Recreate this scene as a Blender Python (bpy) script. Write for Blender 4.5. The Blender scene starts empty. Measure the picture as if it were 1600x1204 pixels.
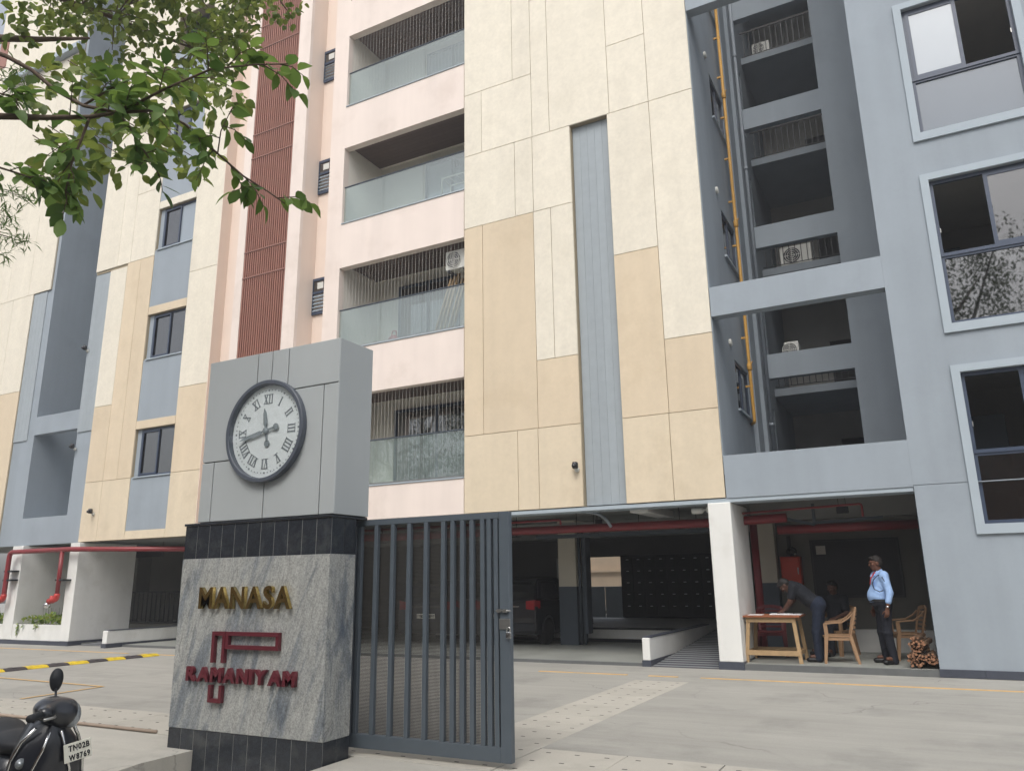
import bpy, math, random
import numpy as np
from mathutils import Vector, Matrix
SC = bpy.context.scene
COL = SC.collection
R = math.radians

# ---------------------------------------------------------------- camera
cam = bpy.data.cameras.new('camera'); cam.lens = 26.99; cam.sensor_width = 36; cam.sensor_fit = 'HORIZONTAL'
cam.clip_start = 0.05; cam.clip_end = 500
camo = bpy.data.objects.new('camera', cam); COL.objects.link(camo)
YAW, PIT, ROL = R(-27.643), R(14.291), R(-0.898)
fw = Vector((math.sin(YAW)*math.cos(PIT), math.cos(YAW)*math.cos(PIT), math.sin(PIT)))
rt0 = Vector((math.cos(YAW), -math.sin(YAW), 0)); up0 = rt0.cross(fw)
rt = rt0*math.cos(ROL) + up0*math.sin(ROL); up = up0*math.cos(ROL) - rt0*math.sin(ROL)
camo.matrix_world = Matrix(((rt.x, up.x, -fw.x, 0), (rt.y, up.y, -fw.y, 0), (rt.z, up.z, -fw.z, 1.5), (0, 0, 0, 1)))
SC.camera = camo

# ---------------------------------------------------------------- sky, sun, exposure (bright overcast day)
SUN_EL, SUN_AZ = R(52), R(168)      # high, behind the viewer; azimuth from +Y towards +X
w = bpy.data.worlds.new('World'); SC.world = w; w.use_nodes = True
nt = w.node_tree; nt.nodes.clear()
sky = nt.nodes.new('ShaderNodeTexSky'); sky.sky_type = 'NISHITA'; sky.sun_disc = False
sky.sun_elevation = SUN_EL; sky.sun_rotation = SUN_AZ; sky.altitude = 10; sky.air_density = 1.0; sky.dust_density = 4.0; sky.ozone_density = 1.0
hs = nt.nodes.new('ShaderNodeHueSaturation'); hs.inputs['Saturation'].default_value = 0.34
bg = nt.nodes.new('ShaderNodeBackground'); bg.inputs['Strength'].default_value = 0.15
out = nt.nodes.new('ShaderNodeOutputWorld')
nt.links.new(sky.outputs[0], hs.inputs['Color']); nt.links.new(hs.outputs[0], bg.inputs['Color']); nt.links.new(bg.outputs[0], out.inputs[0])
sl = bpy.data.lights.new('sun', 'SUN'); sl.energy = .8; sl.angle = R(25); sl.color = (1, .96, .9)
so = bpy.data.objects.new('sun', sl); COL.objects.link(so); so.location = (0, -10, 30)
sd = Vector((math.sin(SUN_AZ)*math.cos(SUN_EL), math.cos(SUN_AZ)*math.cos(SUN_EL), math.sin(SUN_EL)))
so.rotation_euler = sd.to_track_quat('Z', 'Y').to_euler()
SC.view_settings.view_transform = 'Standard'; SC.view_settings.look = 'None'
SC.view_settings.gamma = 1; SC.view_settings.use_curve_mapping = False
SC.view_settings.exposure = 0.63

# ---------------------------------------------------------------- mesh helpers
def wloc(o):
    v = Vector((0, 0, 0))
    while o is not None:
        v = v + o.location; o = o.parent
    return v

class MB:
    """collects faces in world coordinates, built as one mesh object"""
    def __init__(s): s.v = []; s.f = []; s.m = []; s.mi = 0
    def add(s, vs, fs):
        b = len(s.v); s.v += [tuple(p) for p in vs]; s.f += [tuple(b+i for i in f) for f in fs]; s.m += [s.mi]*len(fs); return s
    def box(s, x0, x1, y0, y1, z0, z1, c=0):
        if x0 > x1: x0, x1 = x1, x0
        if y0 > y1: y0, y1 = y1, y0
        if z0 > z1: z0, z1 = z1, z0
        if not c:
            vs = [(x, y, z) for z in (z0, z1) for y in (y0, y1) for x in (x0, x1)]
            return s.add(vs, [(0, 2, 3, 1), (4, 5, 7, 6), (0, 1, 5, 4), (2, 6, 7, 3), (0, 4, 6, 2), (1, 3, 7, 5)])
        c = min(c, (x1-x0)*.45, (y1-y0)*.45, (z1-z0)*.45)
        vs = []; idx = {}
        X = (x0, x1); Y = (y0, y1); Z = (z0, z1)
        for i in (0, 1):
            for j in (0, 1):
                for k in (0, 1):
                    sx, sy, sz = 1-2*i, 1-2*j, 1-2*k
                    p = (X[i], Y[j], Z[k])
                    idx[i, j, k, 0] = len(vs); vs.append((p[0], p[1]+sy*c, p[2]+sz*c))
                    idx[i, j, k, 1] = len(vs); vs.append((p[0]+sx*c, p[1], p[2]+sz*c))
                    idx[i, j, k, 2] = len(vs); vs.append((p[0]+sx*c, p[1]+sy*c, p[2]))
        g = lambda i, j, k, a: idx[i, j, k, a]
        fs = []
        for i in (0, 1): fs.append([g(i, 0, 0, 0), g(i, 1, 0, 0), g(i, 1, 1, 0), g(i, 0, 1, 0)])
        for j in (0, 1): fs.append([g(0, j, 0, 1), g(1, j, 0, 1), g(1, j, 1, 1), g(0, j, 1, 1)])
        for k in (0, 1): fs.append([g(0, 0, k, 2), g(1, 0, k, 2), g(1, 1, k, 2), g(0, 1, k, 2)])
        for j in (0, 1):
            for k in (0, 1): fs.append([g(0, j, k, 1), g(1, j, k, 1), g(1, j, k, 2), g(0, j, k, 2)])
        for i in (0, 1):
            for k in (0, 1): fs.append([g(i, 0, k, 0), g(i, 1, k, 0), g(i, 1, k, 2), g(i, 0, k, 2)])
        for i in (0, 1):
            for j in (0, 1): fs.append([g(i, j, 0, 0), g(i, j, 1, 0), g(i, j, 1, 1), g(i, j, 0, 1)])
        for i in (0, 1):
            for j in (0, 1):
                for k in (0, 1): fs.append([g(i, j, k, 0), g(i, j, k, 1), g(i, j, k, 2)])
        cx, cy, cz = (x0+x1)/2, (y0+y1)/2, (z0+z1)/2
        o = []
        for f in fs:
            P = [Vector(vs[q]) for q in f]
            n = (P[1]-P[0]).cross(P[2]-P[0]); m = sum(P, Vector())/len(P) - Vector((cx, cy, cz))
            o.append(tuple(f) if n.dot(m) > 0 else tuple(reversed(f)))
        return s.add(vs, o)
    def tube(s, pts, r, seg=8, cap=True):
        pts = [Vector(p) for p in pts]; n = len(pts); rs = r if isinstance(r, (list, tuple)) else [r]*n
        rings = []; prev = None
        for i, p in enumerate(pts):
            t = (pts[min(i+1, n-1)]-pts[max(i-1, 0)]).normalized()
            if prev is None:
                a = Vector((0, 0, 1)) if abs(t.z) < .9 else Vector((1, 0, 0)); u = t.cross(a).normalized()
            else: u = (prev - t*prev.dot(t)).normalized()
            prev = u; v = t.cross(u)
            rings.append([p+(u*math.cos(2*math.pi*k/seg)+v*math.sin(2*math.pi*k/seg))*rs[i] for k in range(seg)])
        vs = [q for rg in rings for q in rg]; fs = []
        for i in range(n-1):
            for k in range(seg):
                k2 = (k+1) % seg; fs.append((i*seg+k, i*seg+k2, (i+1)*seg+k2, (i+1)*seg+k))
        if cap: fs.append(tuple(range(seg-1, -1, -1))); fs.append(tuple((n-1)*seg+k for k in range(seg)))
        return s.add(vs, fs)
    def lathe(s, prof, c, axis='z', seg=24, cap=True):
        """prof: (radius, along) pairs; revolved round the axis through c"""
        vs = []; fs = []; n = len(prof)
        for r, h in prof:
            for k in range(seg):
                a = 2*math.pi*k/seg; p = (r*math.cos(a), r*math.sin(a), h)
                if axis == 'y': p = (p[0], p[2], p[1])
                elif axis == 'x': p = (p[2], p[0], p[1])
                vs.append((p[0]+c[0], p[1]+c[1], p[2]+c[2]))
        for i in range(n-1):
            for k in range(seg):
                k2 = (k+1) % seg; fs.append((i*seg+k, i*seg+k2, (i+1)*seg+k2, (i+1)*seg+k))
        if cap:
            if prof[0][0] > 1e-6: fs.append(tuple(range(seg-1, -1, -1)))
            if prof[-1][0] > 1e-6: fs.append(tuple((n-1)*seg+k for k in range(seg)))
        return s.add(vs, fs)
    def bar(s, a, b, wx, wy=None, ref=(0, 0, 1)):
        """rectangular bar from a to b"""
        wy = wy or wx; a, b = Vector(a), Vector(b); t = (b-a).normalized(); rf = Vector(ref)
        if abs(t.dot(rf)) > .95: rf = Vector((1, 0, 0)) if abs(t.x) < .9 else Vector((0, 1, 0))
        u = t.cross(rf).normalized(); v = u.cross(t)
        vs = [p+u*(i*wx/2)+v*(j*wy/2) for p in (a, b) for i, j in ((-1, -1), (1, -1), (1, 1), (-1, 1))]
        return s.add(vs, [(3, 2, 1, 0), (4, 5, 6, 7), (0, 1, 5, 4), (1, 2, 6, 5), (2, 3, 7, 6), (3, 0, 4, 7)])
    def loft(s, rings, closed=True, cap=True):
        n = len(rings[0]); vs = [p for r in rings for p in r]; fs = []
        for i in range(len(rings)-1):
            for k in range(n if closed else n-1):
                k2 = (k+1) % n; fs.append((i*n+k, i*n+k2, (i+1)*n+k2, (i+1)*n+k))
        if cap and closed: fs.append(tuple(range(n-1, -1, -1))); fs.append(tuple((len(rings)-1)*n+k for k in range(n)))
        return s.add(vs, fs)
    def prism(s, poly, y0, y1):
        """polygon of (x, z) pushed from y0 to y1"""
        n = len(poly); vs = [(x, y0, z) for x, z in poly]+[(x, y1, z) for x, z in poly]
        return s.add(vs, [tuple(range(n)), tuple(range(2*n-1, n-1, -1))]+[(i, n+i, n+(i+1) % n, (i+1) % n) for i in range(n)])
    def wall(s, a0, a1, z0, z1, d0, d1, holes=(), axis='y'):
        """slab with rectangular openings, no hidden inner faces; axis = its thickness direction"""
        A = sorted({a0, a1, *[v for h in holes for v in h[:2] if a0 < v < a1]}); Zs = sorted({z0, z1, *[v for h in holes for v in h[2:] if z0 < v < z1]})
        def solid(i, k):
            if i < 0 or k < 0 or i >= len(A)-1 or k >= len(Zs)-1: return False
            ca, cz = (A[i]+A[i+1])/2, (Zs[k]+Zs[k+1])/2
            return not any(h[0] < ca < h[1] and h[2] < cz < h[3] for h in holes)
        P = (lambda a, d, z: (a, d, z)) if axis == 'y' else (lambda a, d, z: (d, a, z))
        fl = axis != 'y'
        def q(*p): s.add(p, [(3, 2, 1, 0)] if fl else [(0, 1, 2, 3)])
        for i in range(len(A)-1):
            for k in range(len(Zs)-1):
                if not solid(i, k): continue
                a, b, c, d = A[i], A[i+1], Zs[k], Zs[k+1]
                q(P(a, d0, c), P(b, d0, c), P(b, d0, d), P(a, d0, d)); q(P(b, d1, c), P(a, d1, c), P(a, d1, d), P(b, d1, d))
                if not solid(i-1, k): q(P(a, d1, c), P(a, d0, c), P(a, d0, d), P(a, d1, d))
                if not solid(i+1, k): q(P(b, d0, c), P(b, d1, c), P(b, d1, d), P(b, d0, d))
                if not solid(i, k-1): q(P(a, d1, c), P(b, d1, c), P(b, d0, c), P(a, d0, c))
                if not solid(i, k+1): q(P(a, d0, d), P(b, d0, d), P(b, d1, d), P(a, d1, d))
        return s
    def mesh(s, name, mat, off=(0, 0, 0), smooth=False):
        me = bpy.data.meshes.new(name)
        me.from_pydata([(x-off[0], y-off[1], z-off[2]) for x, y, z in s.v], [], s.f)
        for m in (mat if isinstance(mat, (list, tuple)) else [mat]): me.materials.append(m)
        if any(s.m): me.polygons.foreach_set('material_index', s.m)
        if smooth: me.polygons.foreach_set('use_smooth', [True]*len(me.polygons))
        me.update(); return me
    def build(s, name, mat, parent=None, smooth=False, kind=None):
        off = wloc(parent) if parent else Vector((0, 0, 0))
        o = bpy.data.objects.new(name, s.mesh(name, mat, off, smooth)); COL.objects.link(o); o.parent = parent
        if kind: o['kind'] = kind
        return o

def inst(name, me, parent, loc, rot=(0, 0, 0), scl=None):
    o = bpy.data.objects.new(name, me); COL.objects.link(o); o.parent = parent
    o.location = Vector(loc) - (wloc(parent) if parent else Vector((0, 0, 0))); o.rotation_euler = rot
    if scl: o.scale = scl
    return o
def thing(name, label, cat, loc=(0, 0, 0), rz=0, group=None):
    o = bpy.data.objects.new(name, None); COL.objects.link(o); o.location = loc; o.rotation_euler = (0, 0, rz); o.empty_display_size = .1
    return tag(o, label, cat, group)
def tag(o, label, cat, group=None):
    o['label'] = label; o['category'] = cat
    if group: o['group'] = group
    return o
def place(o, loc, rz=0, rx=0, ry=0):
    o.location = loc; o.rotation_euler = (rx, ry, rz); return o
def copy_tree(o, parent=None):
    c = o.copy(); COL.objects.link(c); c.parent = parent
    for ch in list(o.children): copy_tree(ch, c)
    return c
def one(name, mat, fn, parent=None, smooth=False, kind=None):
    m = MB(); fn(m); return m.build(name, mat, parent, smooth, kind)
def bx(name, mat, parent, x0, x1, y0, y1, z0, z1, c=0):
    return MB().box(x0, x1, y0, y1, z0, z1, c).build(name, mat, parent)
def weighted(o, w=.006, seg=2):
    b = o.modifiers.new('bevel', 'BEVEL'); b.width = w; b.segments = seg; b.limit_method = 'ANGLE'; return o
def glyph(ch, h, depth, bold=0.0, shear=0.0):
    """a letter as a mesh: stands up in X/Z, cap height h, depth along +Y from 0"""
    cu = bpy.data.curves.new('glyph', 'FONT'); cu.body = ch; cu.size = 1; cu.extrude = .5; cu.offset = bold; cu.shear = shear; cu.resolution_u = 4
    ob = bpy.data.objects.new('glyph', cu); COL.objects.link(ob)
    dg = bpy.context.evaluated_depsgraph_get(); me = bpy.data.meshes.new_from_object(ob.evaluated_get(dg))
    bpy.data.objects.remove(ob); bpy.data.curves.remove(cu)
    co = np.zeros(len(me.vertices)*3); me.vertices.foreach_get('co', co); co = co.reshape(-1, 3)
    mn, mx = co.min(0), co.max(0)
    return me, co, mn, mx, h, depth
def letters(text, x0, x1, z0, z1, y0, y1, mat, parent, name, bold=.0, gap=.12, desc=None, shear=0):
    """upright letters between x0..x1, z0..z1; each an object of its own"""
    gl = [glyph(c, 1, 1, bold, shear) for c in text if c != ' ']
    ws = []; gi = 0
    for c in text:
        if c == ' ': ws.append(.35)
        else: ws.append(gl[gi][3][0]-gl[gi][2][0]); gi += 1
    hh = max(g[3][1]-g[2][1] for g in gl)
    tot = sum(ws)+gap*(len(ws)-1); sx = (x1-x0)/tot; sz = (z1-z0)/hh; x = x0; gi = 0; obs = []
    for c, wd in zip(text, ws):
        if c != ' ':
            me, co, mn, mx, _, _ = gl[gi]; gi += 1
            new = np.empty_like(co); new[:, 0] = (co[:, 0]-mn[0])*sx; new[:, 2] = (co[:, 1]-mn[1])*sz; new[:, 1] = (.5-co[:, 2])*(y1-y0)
            me.vertices.foreach_set('co', new.ravel()); me.materials.clear(); me.materials.append(mat); me.update()
            o = inst(name, me, parent, (x, y0, z0)); obs.append(o)
            if desc: o['label'] = desc % c
        x += (wd+gap)*sx
    return obs
def merged_text(text, x0, x1, z0, z1, y0, y1, mat, parent, name, bold=.02):
    obs = letters(text, x0, x1, z0, z1, y0, y1, mat, parent, name, bold)
    m = MB(); off = wloc(parent) if parent else Vector((0, 0, 0))
    for o in obs:
        b = o.location+off; m.add([tuple(v.co+b) for v in o.data.vertices], [tuple(p.vertices) for p in o.data.polygons])
        bpy.data.objects.remove(o)
    return m.build(name, mat, parent)

# ---------------------------------------------------------------- implicit bodies (people, vehicle shells): smooth union of tapered capsules and ellipsoids
def sdf_mesh(prims, res, name, mat, parent=None, smooth_it=1):
    lo = np.full(3, 1e9); hi = -lo
    for p in prims:
        if p[0] == 'c': a, b, ra, rb, k = map(np.array, p[1:6]); r = max(ra, rb); l = np.minimum(a, b)-r; h = np.maximum(a, b)+r
        else: c, rad = np.array(p[1], float), np.array(p[2], float); m = rad.max(); l = c-m; h = c+m
        lo = np.minimum(lo, l); hi = np.maximum(hi, h)
    lo = lo-3*res; n = np.ceil((hi-lo)/res).astype(int)+4
    F = np.full(n, 9.0)
    for p in prims:
        k = p[5] if p[0] == 'c' else p[4]; mg = k+3*res
        if p[0] == 'c': a, b, ra, rb = [np.array(q, float) for q in p[1:5]]; r = max(ra, rb); l = np.minimum(a, b)-r-mg; h = np.maximum(a, b)+r+mg
        else: c, rad = np.array(p[1], float), np.array(p[2], float); l = c-rad.max()-mg; h = c+rad.max()+mg
        i0 = np.maximum(((l-lo)/res).astype(int), 0); i1 = np.minimum(((h-lo)/res).astype(int)+2, n)
        g = [lo[d]+np.arange(i0[d], i1[d])*res for d in range(3)]
        X, Y, Z = np.meshgrid(*g, indexing='ij')
        if p[0] == 'c':
            ab = b-a; L = max(ab@ab, 1e-9); t = np.clip(((X-a[0])*ab[0]+(Y-a[1])*ab[1]+(Z-a[2])*ab[2])/L, 0, 1)
            d = np.sqrt((X-a[0]-t*ab[0])**2+(Y-a[1]-t*ab[1])**2+(Z-a[2]-t*ab[2])**2)-(ra+(rb-ra)*t)
        else:
            Q = np.array([X-c[0], Y-c[1], Z-c[2]]).reshape(3, -1)
            if p[3] is not None: Q = np.array(p[3]).T@Q
            k0 = np.sqrt(((Q/rad[:, None])**2).sum(0)); k1 = np.sqrt(((Q/(rad**2)[:, None])**2).sum(0))+1e-9
            d = (k0*(k0-1)/k1).reshape(X.shape)
        sl_ = tuple(slice(i0[q], i1[q]) for q in range(3)); f = F[sl_]
        if k > 0:
            hh = np.clip(.5+.5*(f-d)/k, 0, 1); F[sl_] = f+(d-f)*hh-k*hh*(1-hh)
        else: F[sl_] = np.minimum(f, d)
    S = F < 0
    c = lambda i, j, k: (slice(i, n[0]-1+i), slice(j, n[1]-1+j), slice(k, n[2]-1+k))
    cnt = sum(S[c(i, j, k)].astype(np.int8) for i in (0, 1) for j in (0, 1) for k in (0, 1))
    act = (cnt > 0) & (cnt < 8); ids = np.full(act.shape, -1); ids[act] = np.arange(act.sum())
    base = np.argwhere(act).astype(float); pos = np.zeros_like(base); num = np.zeros(len(base))
    cor = [(i, j, k) for i in (0, 1) for j in (0, 1) for k in (0, 1)]
    for A in cor:
        for B in cor:
            if sum(abs(A[q]-B[q]) for q in range(3)) != 1 or A > B: continue
            fa, fb = F[c(*A)][act], F[c(*B)][act]; x = (fa < 0) != (fb < 0)
            t = np.where(x, fa/np.where(fa == fb, 1, fa-fb), 0)[:, None]
            pos += np.where(x[:, None], np.array(A)+t*(np.array(B)-np.array(A)), 0); num += x
    V = lo+(base+pos/num[:, None])*res
    quads = []
    for ax in range(3):
        u, v = [(1, 2), (2, 0), (0, 1)][ax]
        s0 = [slice(1, n[q]-1) for q in range(3)]; s1 = list(s0); s1[ax] = slice(2, n[ax]); 
        a, b = S[tuple(s0)], S[tuple(s1)]; E_ = np.argwhere(a != b); 
        if not len(E_): continue
        flip = a[tuple(E_.T)]; E_ = E_+1
        def cell(du, dv):
            q = E_.copy(); q[:, u] -= du; q[:, v] -= dv; return ids[tuple(q.T)]
        Q = np.stack([cell(0, 0), cell(1, 0), cell(1, 1), cell(0, 1)], 1); Q[~flip] = Q[~flip][:, ::-1]; quads.append(Q)
    Q = np.concatenate(quads); Q = Q[(Q >= 0).all(1)]
    for _ in range(smooth_it):
        acc = np.zeros_like(V); nn = np.zeros(len(V))
        for e in ((0, 1), (1, 2), (2, 3), (3, 0)):
            for x, y in (e, e[::-1]): np.add.at(acc, Q[:, x], V[Q[:, y]]); np.add.at(nn, Q[:, x], 1)
        V = V*.5+.5*acc/np.maximum(nn, 1)[:, None]
    me = bpy.data.meshes.new(name); me.from_pydata(V.tolist(), [], Q.tolist()); me.materials.append(mat)
    me.polygons.foreach_set('use_smooth', [True]*len(me.polygons)); me.update()
    o = bpy.data.objects.new(name, me); COL.objects.link(o); o.parent = parent; return o
# ---------------------------------------------------------------- materials (all procedural)
def lin(c):
    """sRGB 0-255 triple to linear"""
    return tuple(((x/255)/12.92 if x/255 <= .04045 else ((x/255+.055)/1.055)**2.4) for x in c)
def MAT(name, col, rough=.6, var=.08, scale=2.0, bump=0.0, bscale=80, streak=0.0, metal=0.0, rnd=0.0, spec=.35, fine=0.0, fscale=200, coat=0.0, stain=None, sscale=.7, samt=.0, bdist=.004, drag=0.0, crack=0.0):
    m = bpy.data.materials.new(name); m.use_nodes = True; nt = m.node_tree; N = nt.nodes; L = nt.links
    b = N['Principled BSDF']; b.inputs['Roughness'].default_value = rough; b.inputs['Metallic'].default_value = metal
    b.inputs['Specular IOR Level'].default_value = spec; b.inputs['Coat Weight'].default_value = coat; b.inputs['Coat Roughness'].default_value = .08
    geo = N.new('ShaderNodeNewGeometry')
    def noise(sc, det=4, stretch=None, rg=.55):
        mp = N.new('ShaderNodeMapping'); mp.inputs['Scale'].default_value = stretch or (1, 1, 1)
        L.new(geo.outputs['Position'], mp.inputs['Vector'])
        t = N.new('ShaderNodeTexNoise'); t.inputs['Scale'].default_value = sc; t.inputs['Detail'].default_value = det; t.inputs['Roughness'].default_value = rg
        L.new(mp.outputs[0], t.inputs['Vector']); return t.outputs['Fac']
    def mul(a, fac_sock, amt):
        """a * (1 + (fac-.5)*2*amt)"""
        mr = N.new('ShaderNodeMapRange'); mr.inputs['From Min'].default_value = .25; mr.inputs['From Max'].default_value = .75; mr.inputs['To Min'].default_value = 1-amt; mr.inputs['To Max'].default_value = 1+amt
        L.new(fac_sock, mr.inputs['Value'])
        vm = N.new('ShaderNodeVectorMath'); vm.operation = 'SCALE'; L.new(a, vm.inputs[0]); L.new(mr.outputs[0], vm.inputs['Scale']); return vm.outputs[0]
    rgb = N.new('ShaderNodeRGB'); rgb.outputs[0].default_value = (*col, 1); cur = rgb.outputs[0]
    if var: cur = mul(cur, noise(scale), var)
    if fine: cur = mul(cur, noise(fscale, 2), fine)
    if streak: cur = mul(cur, noise(1.6, 5, (1.6, 1.6, .12)), streak)
    if drag: cur = mul(cur, noise(1.4, 6, (.16, 1.8, 1), .65), drag); cur = mul(cur, noise(5, 6, (.2, 2.2, 1), .7), drag*.6)
    if crack:
        vo = N.new('ShaderNodeTexVoronoi'); vo.feature = 'DISTANCE_TO_EDGE'; vo.inputs['Scale'].default_value = .42
        nz = N.new('ShaderNodeTexNoise'); nz.inputs['Scale'].default_value = 1.6; nz.inputs['Detail'].default_value = 6; L.new(geo.outputs['Position'], nz.inputs['Vector'])
        va = N.new('ShaderNodeVectorMath'); va.operation = 'MULTIPLY_ADD'; va.inputs[1].default_value = (.9, .9, 0); L.new(nz.outputs['Color'], va.inputs[0]); L.new(geo.outputs['Position'], va.inputs[2]); L.new(va.outputs[0], vo.inputs['Vector'])
        mr = N.new('ShaderNodeMapRange'); mr.inputs['From Max'].default_value = .006; mr.inputs['To Min'].default_value = crack; mr.inputs['To Max'].default_value = 0; L.new(vo.outputs['Distance'], mr.inputs['Value'])
        gt = N.new('ShaderNodeMapRange'); gt.inputs['From Min'].default_value = .5; gt.inputs['From Max'].default_value = .62; L.new(noise(.35, 2), gt.inputs['Value'])
        mm = N.new('ShaderNodeMath'); mm.operation = 'MULTIPLY'; L.new(mr.outputs[0], mm.inputs[0]); L.new(gt.outputs[0], mm.inputs[1])
        mx = N.new('ShaderNodeMix'); mx.data_type = 'RGBA'; L.new(mm.outputs[0], mx.inputs['Factor']); L.new(cur, mx.inputs[6]); mx.inputs[7].default_value = (.08, .08, .075, 1); cur = mx.outputs[2]
    if stain:
        mr = N.new('ShaderNodeMapRange'); mr.inputs['From Min'].default_value = .52; mr.inputs['From Max'].default_value = .68; mr.inputs['To Max'].default_value = samt
        L.new(noise(sscale, 6, None, .65), mr.inputs['Value'])
        mx = N.new('ShaderNodeMix'); mx.data_type = 'RGBA'; L.new(mr.outputs[0], mx.inputs['Factor']); L.new(cur, mx.inputs[6]); mx.inputs[7].default_value = (*stain, 1); cur = mx.outputs[2]
    if rnd:
        oi = N.new('ShaderNodeObjectInfo'); mr = N.new('ShaderNodeMapRange'); mr.inputs['To Min'].default_value = 1-rnd; mr.inputs['To Max'].default_value = 1+rnd
        L.new(oi.outputs['Random'], mr.inputs['Value']); vm = N.new('ShaderNodeVectorMath'); vm.operation = 'SCALE'; L.new(cur, vm.inputs[0]); L.new(mr.outputs[0], vm.inputs['Scale']); cur = vm.outputs[0]
    L.new(cur, b.inputs['Base Color'])
    if bump:
        bp = N.new('ShaderNodeBump'); bp.inputs['Strength'].default_value = bump; bp.inputs['Distance'].default_value = bdist
        L.new(noise(bscale, 3), bp.inputs['Height']); L.new(bp.outputs[0], b.inputs['Normal'])
    return m
def GLASS(name, tint=(.75, .8, .8), refl=.10, rough=.02, film=0.0, filmcol=(.6, .66, .67)):
    """thin sheet: tinted see-through, mirror reflection by angle, optional film for dust, frosting or painted sky sheen"""
    m = bpy.data.materials.new(name); m.use_nodes = True; nt = m.node_tree; N = nt.nodes; L = nt.links; N.clear()
    o = N.new('ShaderNodeOutputMaterial'); t = N.new('ShaderNodeBsdfTransparent'); t.inputs[0].default_value = (*tint, 1)
    g = N.new('ShaderNodeBsdfGlossy'); g.inputs['Roughness'].default_value = rough
    fr = N.new('ShaderNodeFresnel'); fr.inputs['IOR'].default_value = 1.5
    ma = N.new('ShaderNodeMath'); ma.operation = 'MULTIPLY_ADD'; ma.inputs[1].default_value = 1.25; ma.inputs[2].default_value = refl; ma.use_clamp = True; L.new(fr.outputs[0], ma.inputs[0])
    ge = N.new('ShaderNodeNewGeometry'); nb = N.new('ShaderNodeMath'); nb.operation = 'SUBTRACT'; nb.inputs[0].default_value = 1; L.new(ge.outputs['Backfacing'], nb.inputs[1])
    m2 = N.new('ShaderNodeMath'); m2.operation = 'MULTIPLY'; L.new(ma.outputs[0], m2.inputs[0]); L.new(nb.outputs[0], m2.inputs[1]); ma = m2
    base = t.outputs[0]
    if film:
        d = N.new('ShaderNodeBsdfDiffuse'); d.inputs[0].default_value = (*filmcol, 1); mx = N.new('ShaderNodeMixShader'); mx.inputs[0].default_value = film
        L.new(base, mx.inputs[1]); L.new(d.outputs[0], mx.inputs[2]); base = mx.outputs[0]
    mx = N.new('ShaderNodeMixShader'); L.new(ma.outputs[0], mx.inputs[0]); L.new(base, mx.inputs[1]); L.new(g.outputs[0], mx.inputs[2]); L.new(mx.outputs[0], o.inputs[0])
    return m
C_cream = MAT('cream_stucco', lin((222, 215, 199)), .85, .045, 3.5, .4, 45, .045, rnd=.02, fine=.035, fscale=14, stain=lin((200, 192, 174)), samt=.2, sscale=1.1)
C_creamgap = MAT('tan_joint_backing', lin((160, 148, 126)), .9, .05)  # backing colour seen in the joints between cladding panels
C_tan = MAT('tan_stucco', lin((210, 194, 169)), .85, .03, 3, .3, 50, .045, rnd=.025, fine=.02, fscale=14, stain=lin((186, 168, 140)), samt=.3, sscale=.9)
C_tan2 = MAT('light_tan_stucco', lin((212, 198, 174)), .85, .03, 3, .35, 50, .05, rnd=.02, fine=.03, fscale=14, stain=lin((184, 168, 142)), samt=.35, sscale=.9)
C_pink = MAT('pale_pink_paint', lin((227, 214, 205)), .85, .03, 1.5, .15, 90, .05, stain=lin((194, 178, 166)), samt=.3, sscale=.8)
C_pinkd = MAT('pink_paint', lin((223, 206, 193)), .85, .03, 1.5, .1, 90, .03)
C_white = MAT('white_paint', lin((222, 222, 218)), .7, .04, 2, .1, 90, .05, stain=lin((196, 194, 186)), samt=.4, sscale=1.4)
C_grey = MAT('blue_grey_paint', lin((148, 157, 165)), .8, .05, .9, .2, 60, .06, fine=.015, fscale=25, stain=lin((134, 142, 150)), samt=.4, sscale=.7)
C_greyl = MAT('light_grey_trim', lin((164, 175, 183)), .75, .03, 2, .05, 90, .02)
C_strip = MAT('grey_board', lin((154, 162, 167)), .7, .05, 6, .1, 60, .05, rnd=.03)
C_dgrey = MAT('dark_grey_paint', lin((72, 80, 88)), .8, .05, 2, .05)
C_alu = MAT('dark_blue_aluminium', lin((56, 68, 88)), .4, .04, 8, rnd=.03, spec=.5)
C_black = MAT('black_metal', lin((30, 32, 36)), .45, .06, 8, spec=.5)
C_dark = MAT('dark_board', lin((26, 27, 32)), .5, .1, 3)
C_slat = MAT('red_brown_slat', lin((150, 104, 90)), .55, .08, 5, .08, 120, .06, rnd=.07)
C_slatb = MAT('dark_brown_backing', lin((46, 28, 26)), .8, .05)
C_slatr = MAT('red_brown_rail', lin((142, 104, 94)), .55, .06)
C_wood = MAT('brown_soffit_board', lin((92, 76, 70)), .6, .1, 8, rnd=.08)
C_balc = MAT('balcony_plaster', lin((224, 219, 210)), .85, .04, 2)
C_room = MAT('room_plaster', lin((192, 188, 180)), .9, .05, 2)
C_park = MAT('basement_plaster', lin((106, 105, 99)), .9, .08, 1.2, samt=.3, stain=lin((120, 116, 108)))
C_beige = MAT('beige_column_paint', lin((186, 180, 166)), .85, .05, 2)
C_ceil = MAT('soffit_concrete', lin((138, 139, 136)), .9, .1, 1.5)
C_parkd = MAT('dark_teal_wall', lin((62, 74, 82)), .8, .06, 1.5)
C_floor = MAT('polished_concrete', lin((150, 152, 146)), .45, .1, 1.2, .05, 40, stain=lin((120, 120, 114)), samt=.4)
C_drive = MAT('concrete_drive', lin((158, 156, 149)), .8, .07, .5, .12, 45, fine=.05, fscale=50, stain=lin((128, 127, 122)), samt=.5, sscale=.9, drag=.11, crack=.6)
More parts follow.
